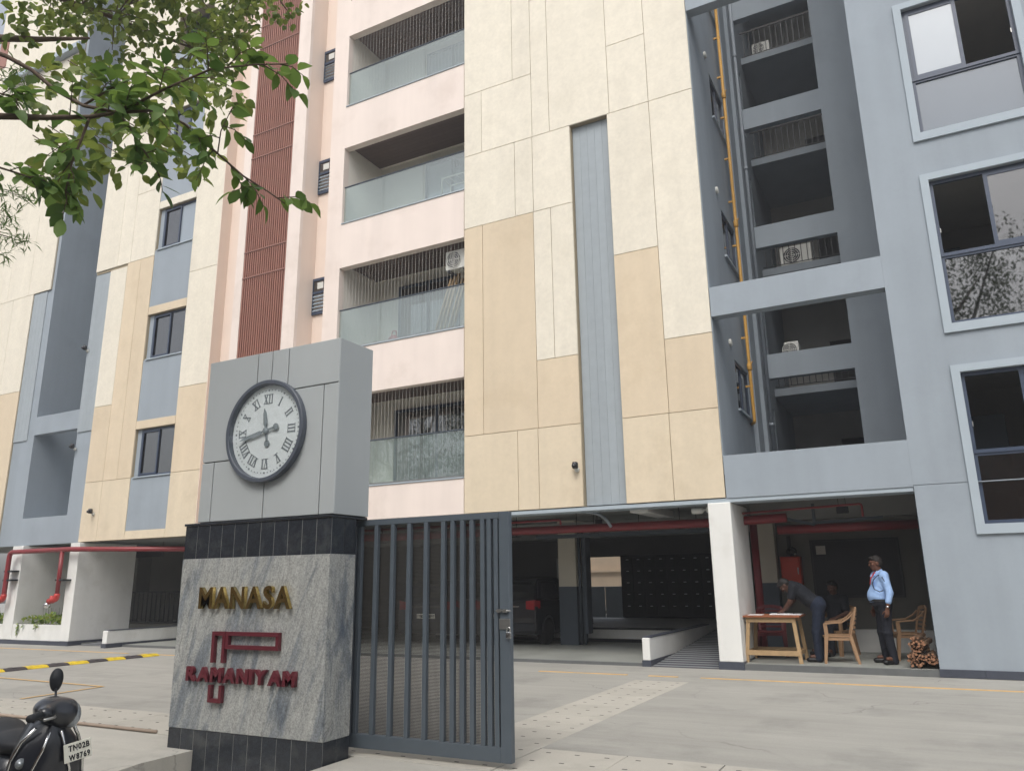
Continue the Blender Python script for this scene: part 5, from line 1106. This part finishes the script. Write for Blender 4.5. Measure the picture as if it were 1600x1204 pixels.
# hatchback seen from behind: local frame, rear bumper at y = 0, car extends to +y, centred on x = 0
def car(label, paint, plate_text, loc):
    t = thing('parked_car', label, 'car', group='cars parked nose-in inside the building')
    W = .86
    sec = [(-.02, .30, .62, .80), (.0, .26, .95, .84), (.10, .24, 1.02, .86), (.16, .24, 1.04, .86), (.9, .22, 1.03, .87), (2.6, .22, .98, .87), (3.3, .24, .88, .84), (3.65, .28, .70, .74), (3.72, .34, .56, .66)]
    def ring(y, z0, z1, w_):
        return [(-w_*.94, y, z0), (w_*.94, y, z0), (w_, y, z0+.12), (w_, y, z1-.16), (w_*.95, y, z1-.03), (w_*.86, y, z1), (-w_*.86, y, z1), (-w_*.95, y, z1-.03), (-w_, y, z1-.16), (-w_, y, z0+.12)]
    b = one('body', paint, lambda m: m.loft([ring(*q) for q in sec]), t); weighted(b, .03, 3)
    cab = [(.06, 1.0, .80, .76), (.30, 1.34, .70, .70), (.55, 1.50, .62, .66), (1.6, 1.53, .62, .66), (2.2, 1.40, .66, .68), (2.85, 1.0, .78, .74)]
    o = one('roof', paint, lambda m: m.loft([[(-wb, y, .96), (wb, y, .96), (wt, y, z), (-wt, y, z)] for y, z, wb, wt in [(a_[0], a_[1], a_[2]+.02, a_[3]-.02) for a_ in cab]]), t); weighted(o, .06, 3)
    one('rear_window', C_glassd, lambda m: m.add([(-.62, .10, 1.08), (.62, .10, 1.08), (.56, .385, 1.42), (-.56, .385, 1.42)], [(0, 1, 2, 3)]), t)
    for s_ in (-1, 1):
        one('side_window', C_camb, lambda m: m.add([(s_*.775, .42, 1.06), (s_*.78, 1.4, 1.06), (s_*.68, 1.35, 1.44), (s_*.69, .62, 1.42)], [(0, 1, 2, 3) if s_ > 0 else (3, 2, 1, 0)]).add([(s_*.78, 1.46, 1.06), (s_*.77, 2.55, 1.06), (s_*.69, 2.05, 1.42), (s_*.68, 1.42, 1.44)], [(0, 1, 2, 3) if s_ > 0 else (3, 2, 1, 0)]), t)['kind'] = 'stuff'
        one('tail_lamp', C_tail, lambda m: m.loft([[(s_*x, y, z) for x, y, z in r_] for r_ in ([(.60, -.035, .82), (.60, -.035, 1.0), (.60, .03, 1.0), (.60, .03, .82)], [(.80, -.02, .80), (.82, -.02, 1.02), (.82, .05, 1.02), (.80, .05, .80)], [(.885, .14, .84), (.88, .16, 1.0), (.84, .16, 1.0), (.84, .14, .84)])]), t)
        one('door_mirror', paint, lambda m: m.lathe([(0, -.07), (.06, -.05), (.075, 0), (.06, .05), (0, .07)], (s_*.93, 2.35, 1.04), 'x', 12, False), t, True)
        for y in (.62, 3.02): wheel('wheel', t, (s_*.78, y, .31), .31, .19, 'x')
        one('wheel_arch', C_scootp, lambda m: [m.tube([(s_*.865, y-.36*math.cos(a), .31+.36*math.sin(a)) for a in [math.pi*i/10 for i in range(11)]], .02, 6) for y in (.62, 3.02)] and m, t)['kind'] = 'stuff'
    bx('rear_bumper', C_scootp, t, -.82, .82, -.07, .02, .30, .52, .03)
    bx('boot_trim', C_chrome, t, -.42, .42, -.045, -.018, .86, .89, .005)
    pt_ = bx('number_plate', C_plate, t, -.26, .26, -.055, -.04, .60, .71, .004)
    merged_text(plate_text, -.23, .23, .625, .685, -.058, -.0555, C_ink, pt_, 'plate_text')['kind'] = 'stuff'
    return place(t, loc, 0)
car('dark blue car with red tail lamps seen through the gate', C_carb, 'TN02BD1174', (-11.05, 16.4, .05))
car('black car with its wheel showing beside the gate edge', C_car2, 'TN09CK4415', (-9.0, 16.6, .05))

# scooter: local frame heading -Y, wheels on z = 0; the steering is locked over to the rider's left
def scooter(label, loc, rz, steer, mirrors=(-1, 1)):
    t = thing('scooter', label, 'scooter')
    prof_ = [(.26, .10, .06), (.34, .15, .02), (.46, .195, -.02), (.60, .205, -.05), (.72, .19, -.065), (.82, .15, -.06), (.90, .095, -.04), (.94, .05, -.01)]
    def sec_(z, w_, y):
        a = [(-1+2*i/12) for i in range(13)]
        return [(w_*q, y+.10*abs(q)**2.2, z-.02*abs(q)**2) for q in a]+[(w_*.94*q, y+.055+.09*abs(q)**2.2, z) for q in reversed(a)]
    one('front_apron', C_scoot, lambda m: m.loft([sec_(*q) for q in prof_]), t, True)
    one('leg_shield', C_scootp, lambda m: m.loft([[(x, y+.1, z) for x, y, z in sec_(z_, w_*.86, y_)] for z_, w_, y_ in prof_[1:-1]]), t, True)
    one('side_rail', C_scoot, lambda m: m.tube([(-.13, .1, .3), (-.15, .3, .25), (-.15, .55, .26), (-.13, .7, .34)], .035, 10), t, True); one('side_rail', C_scoot, lambda m: m.tube([(.13, .1, .3), (.15, .3, .25), (.15, .55, .26), (.13, .7, .34)], .035, 10), t, True)
    sdf_mesh([('c', (0, .62, .52), (0, 1.15, .62), .15, .10, 0), ('e', (0, .9, .5), (.19, .38, .16), None, .06), ('c', (0, .55, .3), (0, .6, .55), .12, .13, .08)], .016, 'rear_body', C_scoot, t)
    sdf_mesh([('e', (0, .66, .72), (.15, .24, .07), None, 0), ('e', (0, 1.02, .76), (.13, .24, .065), None, .06)], .014, 'seat', C_scootp, t)
    one('floor_board', C_scootp, lambda m: m.box(-.18, .18, .1, .58, .24, .29, .02), t)
    for s_ in (-1, 1):
        one('trim', C_chrome, lambda m: m.tube([(s_*.10, -.035, .885), (s_*.152, .018, .81), (s_*.192, .035, .71), (s_*.207, .05, .59), (s_*.196, .08, .45)], .010, 8), t, True)
        one('trim', C_chrome, lambda m: m.tube([(s_*.03, -.065, .86), (s_*.06, -.062, .76), (s_*.105, -.04, .64), (s_*.125, -.005, .50)], .008, 8), t, True)
        one('indicator', C_lens, lambda m: m.lathe([(0, -.012), (.03, 0), (0, .012)], (s_*.15, -.012, .70), 'y', 12, False), t, True)
    wheel('rear_wheel', t, (0, 1.02, .21), .21, .1, 'x'); 
    st = thing('steering', '', ''); del st['label']; del st['category']; st.parent = t; st.location = (0, .02, .0)
    def S(name, mat, fn, smooth=True):
        m = MB(); fn(m); o = m.build(name, mat, None, smooth); o.parent = st; return o
    o = sdf_mesh([('e', (0, -.05, .95), (.10, .09, .085), None, 0), ('c', (-.16, .02, .97), (.16, .02, .97), .04, .04, .06), ('e', (0, .03, .98), (.10, .08, .06), None, .05)], .010, 'handlebar_cowl', C_scoot, st)
    o = sdf_mesh([('e', (0, -.098, .935), (.055, .052, .075), None, 0)], .010, 'headlight', C_lens, st)
    for s_ in (-1, 1):
        S('grip', C_scootp, lambda m: m.tube([(s_*.16, .03, .97), (s_*.22, .05, .97), (s_*.29, .08, .965)], .021, 10))
        S('brake_lever', C_steel, lambda m: m.tube([(s_*.16, -.03, .95), (s_*.22, -.035, .955), (s_*.27, .01, .95)], .008, 6))
        S('switch_pod', C_scootp, lambda m: m.box(s_*.16-.03, s_*.16+.03, -.01, .06, .94, 1.0, .01), False)
        if s_ not in mirrors: continue
        S('mirror_stalk', C_black, lambda m: m.tube([(s_*.15, .02, 1.0), (s_*.17, .02, 1.03), (s_*.215, .03, 1.07)], .007, 8))
        o = sdf_mesh([('e', (s_*.235, .035, 1.115), (.040, .036, .07), None, 0), ('e', (s_*.245, .035, 1.13), (.045, .032, .05), None, .02)], .008, 'mirror', C_scootp, st)
    o = sdf_mesh([('c', (0, -.20+.22*math.sin(a)*0-.26*math.sin(a), .22+.26*math.cos(a)), (0, -.20-.26*math.sin(a+.35), .22+.26*math.cos(a+.35)), .055, .055, .02) for a in (-.9, -.55, -.2, .15, .5)], .012, 'front_fender', C_scoot, st)
    wl = wheel('front_wheel', st, (0, -.20, .22), .22, .095, 'x')
    S('fork', C_steel, lambda m: m.tube([(-.07, -.20, .22), (-.07, -.10, .55)], .018, 8)); S('fork', C_steel, lambda m: m.tube([(.07, -.20, .22), (.07, -.10, .55)], .018, 8))
    pl_ = S('number_plate', C_plate, lambda m: m.box(-.085, .085, -.004, .004, -.052, .052, .003), False)
    pl_.location = (-.02, -.155, .735); pl_.rotation_euler = (R(-8), R(-6), R(-.75*steer))
    for tx, z in (('TN02B', .006), ('W8769', -.046)):
        q = merged_text(tx, -.06, .072, z, z+.034, -.0065, -.0045, C_ink, None, 'plate_text', .03); q.parent = pl_; q['kind'] = 'stuff'
    S('plate_bracket', C_steel, lambda m: m.tube([(-.02, -.03, .75), (-.02, -.155, .745)], .012, 6), False)
    st.rotation_euler = (0, 0, R(steer))
    return place(t, loc, rz)
scooter('black scooter with chrome trim and white number plate at the driveway edge', (-4.74, 3.08, -.175), R(74), 66, (1,))
s2 = scooter('dark motor scooter parked behind the two-tone column', (-8.35, 18.6, .345), R(10), 0)
s2.location.z = .38
# ================================================================ TREES AND PLANTS
def sight(u, v, d):
    """point at distance d metres along the line of sight through photo position (u, v)"""
    r_ = (rt*((u-800)/1199.7)-up*((v-602)/1199.7)+fw).normalized(); return Vector((0, 0, 1.5))+r_*d
def leaf_geo(m, base, d, n, L_, W_, droop=.25, fold=.25, segs=4):
    """one leaf: base point, direction d, upper-side normal n"""
    d = d.normalized(); s_ = d.cross(n)
    if s_.length < 1e-4: s_ = d.cross(Vector((1, 0, 0)))
    s_.normalize(); n = s_.cross(d); vs = []; fs = []
    prof = [.0, .78, 1.0, .78, 0] if segs == 4 else [0, 1, 0]
    k = len(prof)-1
    for i, w_ in enumerate(prof):
        t = i/k; c = base+d*(L_*t)-n*(droop*L_*t*t); hw = s_*(W_*.5*w_); lift = n*(fold*W_*.5*w_)
        if w_ == 0: vs.append(c)
        else: vs += [c-hw+lift, c, c+hw+lift]
    if segs == 4:
        fs = [(0, 2, 1), (0, 3, 2), (1, 2, 5, 4), (2, 3, 6, 5), (4, 5, 8, 7), (5, 6, 9, 8), (7, 8, 10), (8, 9, 10)]
    else: fs = [(0, 2, 1), (0, 3, 2), (1, 2, 4), (2, 3, 4)]
    m.add(vs, fs)
LEAVES = []
for k in range(4):
    m = MB(); leaf_geo(m, Vector((.012, 0, 0)), Vector((1, 0, 0)), Vector((0, 0, 1)), 1.0, (.60, .56, .64, .52)[k], (.15, .32, .05, .42)[k], (.18, .3, .1, .38)[k])
    m.tube([(-.10, 0, .02), (.02, 0, 0)], .012, 4); LEAVES.append(m.mesh('leaf', C_leaf, smooth=True))
TR = thing('broad_leaved_tree', 'tree with broad green leaves overhanging the top left corner', 'tree', (-7.2, 2.3, -.3))
trunk = one('trunk', C_bark, lambda m: m.tube([(-7.2, 2.3, -.3), (-7.2, 2.3, .3), (-7.15, 2.3, 2), (-7.1, 2.32, 4), (-7.2, 2.5, 6), (-7.25, 2.8, 8), (-7.2, 3.0, 10)], [.24, .18, .16, .14, .12, .09, .05], 12), TR, True)
rl_ = random.Random(11)
nleaf = [0]
def add_leaf(par, p, d, n, L_):
    d = d.normalized(); s_ = d.cross(n).normalized(); n = s_.cross(d)
    M3 = Matrix((d, -s_, n)).transposed()
    o = bpy.data.objects.new('leaf', LEAVES[rl_.randrange(4)]); COL.objects.link(o); o.parent = par
    o.location = p-wloc(par); o.rotation_euler = M3.to_euler(); o.scale = (L_,)*3; nleaf[0] += 1
def rv(): return Vector((rl_.gauss(0, 1), rl_.gauss(0, 1), rl_.gauss(0, 1)))
def branch(pts, r0, r1, root=None, n=0, t0=.3, tw=.26, lv=6, L_=.10):
    """limb through the points; n leafy twigs from fraction t0 to the tip"""
    P = [sight(*p) for p in pts]; full = ([Vector(root)] if root else [])+P; k = len(full)
    b = one('branch', C_bark, lambda m: m.tube(full, [r0+(r1-r0)*i/(k-1) for i in range(k)], 7), TR, True)
    seg = [(P[i+1]-P[i]).length for i in range(len(P)-1)]; tot = sum(seg)
    twig = MB()
    for q in range(n):
        t = (t0+(1-t0)*(q+.5)/n)*tot; i = 0
        while i < len(seg)-1 and t > seg[i]: t -= seg[i]; i += 1
        p = P[i].lerp(P[i+1], min(t/seg[i], 1)); ax = (P[i+1]-P[i]).normalized()
        last = q == n-1
        d = (ax*(1.2 if last else .7)+rv()*.55+Vector((0, 0, -.12))).normalized(); ln = tw*rl_.uniform(.6, 1.15)
        tp = [p, p+d*ln*.5+Vector((0, 0, .01)), p+d*ln+Vector((0, 0, -.04*ln/.25))]
        twig.tube(tp, [.0035, .0025, .0016], 5)
        m_ = max(3, round(lv*rl_.uniform(.7, 1.2)))
        for j in range(m_):
            f = (j+.6)/m_; c = tp[0].lerp(tp[1], f*2) if f < .5 else tp[1].lerp(tp[2], f*2-1)
            sd_ = d.cross(Vector((0, 0, 1))).normalized()*(1 if j % 2 else -1)
            dl = (d*(.55 if j < m_-1 else 1.4)+sd_*(1 if j < m_-1 else 0)+rv()*.28+Vector((0, 0, -.30))).normalized()
            add_leaf(b, c, dl, (Vector((0, 0, 1))+rv()*.35).normalized(), L_*rl_.uniform(.72, 1.15))
    if twig.v: twig.build('twigs', C_bark, b, True)['kind'] = 'stuff'
    return b
A_ = (-7.1, 2.32, 3.6); A2 = (-7.12, 2.35, 4.3)
branch([(-60, 180, 4.9), (0, 182, 4.8), (70, 184, 4.75), (140, 183, 4.7), (185, 176, 4.6)], .022, .009, A_, 4, .45, .22, 5)
branch([(-40, 70, 5.4), (10, 88, 5.2), (50, 110, 5.1), (85, 140, 5.0), (130, 165, 4.8), (185, 176, 4.6), (250, 172, 4.5), (290, 195, 4.45), (340, 240, 4.4), (380, 275, 4.35), (420, 300, 4.3), (445, 318, 4.25)], .014, .003, A2, 11, .46, .19, 6)
branch([(185, 176, 4.6), (260, 138, 4.5), (330, 108, 4.4), (400, 101, 4.3), (450, 100, 4.2)], .008, .003, None, 9, .1, .20, 6)
branch([(140, 183, 4.7), (128, 215, 4.65), (112, 255, 4.6), (102, 300, 4.55), (106, 320, 4.5)], .008, .003, None, 7, .2, .16, 6)
branch([(185, 176, 4.6), (205, 205, 4.55), (228, 240, 4.5), (250, 275, 4.45)], .007, .003, None, 6, .15, .16, 6)
branch([(-40, 250, 4.7), (0, 262, 4.65), (45, 276, 4.6), (70, 282, 4.55)], .008, .003, (-6.0, 2.1, 3.45), 5, .25, .14, 6)
branch([(-40, 140, 4.9), (0, 146, 4.85), (30, 156, 4.8)], .007, .003, (-6.0, 2.15, 3.95), 4, .35, .13, 5)
branch([(130, 165, 4.8), (170, 140, 4.75), (215, 118, 4.7), (260, 112, 4.65)], .007, .003, None, 6, .15, .17, 6)
branch([(340, 240, 4.4), (345, 205, 4.4), (362, 170, 4.4)], .004, .002, None, 3, .2, .12, 5)
# upper crown, farther off: smaller in view, too many to part singly
up_l = [[(-7.25, 2.7, 7), (-7.1, 3.3, 7.2), (-6.9, 4.2, 7.35), (-6.5, 4.9, 7.3)], [(-7.22, 2.75, 7.6), (-7.0, 3.6, 7.9), (-6.4, 4.6, 7.9), (-5.9, 5.1, 7.9)], [(-7.25, 2.85, 8.2), (-7.3, 3.4, 7.9), (-7.2, 3.7, 7.5), (-7.0, 3.9, 7.25)]]
for q in up_l: one('branch', C_bark, lambda m: m.tube(q, [.05, .035, .02, .01], 7), TR, True)
fol = MB(); tw_ = MB()
def clump(c, rad, n, L_, m=fol, W=.6, seg=4):
    for _ in range(n):
        v = rv(); p = c+v.normalized()*rad*rl_.random()**.5; d = (p-c).normalized()*.6+rv()*.4+Vector((0, 0, -.25))
        leaf_geo(m, p, d, (Vector((0, 0, 1))+rv()*.5).normalized(), L_*rl_.uniform(.65, 1.15), L_*W*rl_.uniform(.85, 1.1), .25, .25, 4 if seg == 4 else 2)
low = [(60, 42), (90, 55), (130, 85), (180, 118), (230, 140), (280, 152), (330, 145), (365, 110), (395, 75), (415, 25)]
def edge_(u):
    for (a, va), (b, vb) in zip(low, low[1:]):
        if a <= u <= b: return va+(vb-va)*(u-a)/(b-a)
    return 40 if u < 60 else 20
for q in range(190):
    u = rl_.uniform(55, 408); e = edge_(u); v = rl_.uniform(-150, e-12)
    if math.sin(u*.045+v*.03)+math.sin(u*.021-v*.05+1) > 1.25: continue
    c = sight(u, v, rl_.uniform(8.6, 11.2)); clump(c, rl_.uniform(.14, .26), rl_.randint(18, 30), .10, seg=4)
    q_ = min((Vector(z) for l_ in up_l for z in l_[1:]), key=lambda z: (z-c).length); tw_.tube([q_, q_.lerp(c, .5)+Vector((0, 0, .05)), c], [.008, .006, .003], 5)
for u, v in ((6, 28), (22, 22), (40, 40), (62, 55), (85, 48), (30, 55), (55, 20), (104, 40)): clump(sight(u, v, 7.6), .15, 12, .085)
for u, v in ((438, 12), (452, 22), (462, 8), (445, 28), (430, 2)): clump(sight(u, v, 9.0), .12, 9, .085)
for u, v, d in ((70, 120, 6.2), (110, 130, 6.5), (150, 120, 6.0), (190, 150, 5.9), (225, 140, 6.3), (260, 160, 6.0), (150, 205, 5.8), (120, 225, 5.7), (95, 240, 5.8), (170, 225, 5.9), (200, 250, 5.6), (300, 130, 6.2), (330, 160, 6.0), (350, 130, 6.4), (215, 190, 5.8), (60, 165, 5.9), (240, 215, 5.7), (280, 220, 5.7), (310, 250, 5.6), (90, 290, 5.4), (135, 275, 5.5)):
    c = sight(u, v, d); clump(c, .15, 15, .10); c2 = sight(u+rl_.uniform(-22, 22), v+rl_.uniform(-22, 22), d-.4); clump(c2, .12, 9, .10); tw_.tube([c+Vector((-.25, -.05, .18)), c], [.004, .002], 5)
tw_.build('twigs', C_bark, TR, True)['kind'] = 'stuff'
one('branch', C_bark, lambda m: m.tube([(-7.2, 2.5, 6.2), sight(-60, 55, 8), sight(0, 60, 7.8), sight(60, 62, 7.6), sight(140, 60, 7.5)], [.05, .04, .03, .022, .01], 7), TR, True)
one('branch', C_bark, lambda m: m.tube([(-7.2, 2.85, 8.2), sight(420, -40, 9.2), sight(440, 5, 9.0), sight(455, 25, 9.0)], [.03, .012, .008, .003], 6), TR, True)
for _ in range(6): clump(Vector((-7.2, 3.0, 10))+rv()*.8, .6, 60, .1)
fol.build('foliage', C_leafs, TR, True)['kind'] = 'stuff'
# slim tree with narrow leaves, farther left
NT = thing('narrow_leaved_tree', 'wispy narrow-leaved twigs at the left picture edge', 'tree', (-11.6, 4.2, -.2))
one('trunk', C_bark, lambda m: m.tube([(-11.6, 4.2, -.3), (-11.6, 4.2, 3), (-11.5, 4.2, 5), (-11.5, 4.3, 6.4)], [.09, .07, .05, .02], 8), NT, True)
nf = MB(); nt2 = MB()
for u, v in ((12, 306), (28, 302), (40, 308), (6, 330), (16, 340), (14, 366), (20, 372), (38, 378), (4, 398), (22, 122), (30, 110), (44, 135), (15, 135), (-20, 350), (-30, 300)):
    c = sight(u, v, 9.3); nt2.tube([(-11.5, 4.22, 5.6), c+Vector((-.9, -.2, .35)), c], [.012, .006, .003], 5)
    for _ in range(26):
        d = rv()+Vector((.3, 0, -.1)); leaf_geo(nf, c+rv()*.04, d, (Vector((0, 0, 1))+rv()*.4).normalized(), rl_.uniform(.09, .15), .016, .3, .2, 2)
nt2.build('twigs', C_bark, NT, True)['kind'] = 'stuff'; nf.build('foliage', C_leafn, NT, True)['kind'] = 'stuff'
# trailing plants in the white planters
for cx, wd, lab in ((-22.25, 1.0, 'leafy variegated creeper spilling from the planter between the white piers'), (-25.6, 1.5, 'creeper in the planter at the left picture edge')):
    pp = thing('planter_creeper', lab, 'plant', (cx, 14.0, .5), group='creepers in the white planters'); pm = MB(); ps = MB()
    for _ in range(int(330*wd)):
        a = rl_.random(); x = cx+rl_.uniform(-wd, wd); y = 13.78+a*.62; z = .50+rl_.random()**.7*(.30-.10*abs(x-cx)/wd)
        leaf_geo(pm, Vector((x, y, z)), rv()+Vector((0, -.6, .35)), (Vector((0, -.4, 1))+rv()*.5).normalized(), rl_.uniform(.07, .13), rl_.uniform(.05, .085), .3, .2, 4)
    for tx, ln in ((-.85, .32), (-.8, .2), (.0, .16), (.08, .1), (-.6, .12)):
        for j in range(int(ln/.028)): leaf_geo(pm, Vector((cx+tx*wd+rl_.uniform(-.04, .04), 13.60-.01*rl_.random(), .55-j*.028)), rv()*.5+Vector((0, -.5, -.8)), Vector((0, -1, .3)), .07, .05, .2, .2, 4)
        ps.tube([(cx+tx*wd, 13.72, .53), (cx+tx*wd, 13.60, .56), (cx+tx*wd, 13.595, .55-ln)], .004, 5)
    for _ in range(40): x = cx+rl_.uniform(-wd, wd)*.7; ps.tube([(x, 14.2, .5), (x+rl_.uniform(-.06, .06), 14.15, rl_.uniform(.8, .98))], .003, 4)
    pm.build('leaves', C_leafp, pp, True)['kind'] = 'stuff'; ps.build('stems', C_leafr, pp)['kind'] = 'stuff'
# ---- across the road, behind the viewer: what the window panes mirror
bw = thing('boundary_wall', 'brown plastered boundary wall across the road, mirrored in the panes', 'wall', (-10, -13.4, 0))
one('wall', C_brown, lambda m: m.box(-60, 30, -13.6, -13.4, -.2, 7.6), bw); one('coping', C_brown, lambda m: m.box(-60, 30, -13.7, -13.3, 7.6, 7.75), bw)
st_ = thing('street_tree', 'tall street tree across the road', 'tree', (0, 0, 0)); 
sk = [((0, 0, 0), (0, 0, 3.4))]
one('trunk', C_bark, lambda m: m.tube([(0, 0, -.2), (.05, 0, 1.5), (0, .05, 3.4), (.2, .1, 6), (.1, 0, 9)], [.26, .2, .17, .12, .05], 10), st_, True)
for k in range(9):
    a = k*2.4; z0 = 3.2+k*.55; e = Vector((math.cos(a)*rl_.uniform(2.2, 3.2), math.sin(a)*rl_.uniform(2.2, 3.2), z0+rl_.uniform(1.4, 2.6)))
    one('limb', C_bark, lambda m: m.tube([(.08, .05, z0), (e.x*.5, e.y*.5, z0+.5), e], [.09, .06, .02], 7), st_, True)
sf = MB()
for _ in range(230):
    v = rv().normalized(); rr = rl_.uniform(.35, 1)**.6; c = Vector((v.x*3.4*rr, v.y*3.4*rr, 7.2+v.z*3.6*rr))
    for _ in range(62):
        p = c+rv()*.30; leaf_geo(sf, p, rv()+Vector((0, 0, -.3)), (Vector((0, 0, 1))+rv()*.6).normalized(), rl_.uniform(.09, .16), .06, .2, .2, 2)
sf.build('crown', C_leafr, st_, True)['kind'] = 'stuff'
spots = [(-29, -11.2, 1.05, .3), (-21, -11.6, .95, 1.4), (-13.5, -11.0, 1.12, 2.2), (-5.5, -11.8, 1.0, 3.9), (1.6, -11.2, 1.15, 5.0), (9.5, -11.5, 1.0, .9)]
for i, (x, y, s_, a) in enumerate(spots):
    o = st_ if i == 0 else copy_tree(st_)
    o['label'] = 'tall street tree across the road, ' + ['first', 'second', 'third', 'fourth', 'fifth', 'sixth'][i] + ' from the left end of the row'; o['group'] = 'street trees across the road'
    place(o, (x, y, -.15), a); o.scale = (s_*1.25, s_*1.25, s_*1.5)
print('near leaves', nleaf[0])
# ================================================================ added volume that lifts the darks like veiling lens glare
hz = bpy.data.materials.new('glare_volume'); hz.use_nodes = True; hn = hz.node_tree; hn.nodes.clear()
ho = hn.nodes.new('ShaderNodeOutputMaterial'); hv = hn.nodes.new('ShaderNodeVolumePrincipled'); hv.inputs['Color'].default_value = (.96, .97, 1, 1); hv.inputs['Density'].default_value = .0032; hv.inputs['Anisotropy'].default_value = .3
hn.links.new(hv.outputs[0], ho.inputs['Volume'])
one('glare_volume', hz, lambda m: m.box(-95, 65, -65, 65, -1.7, 30))['kind'] = 'stuff'
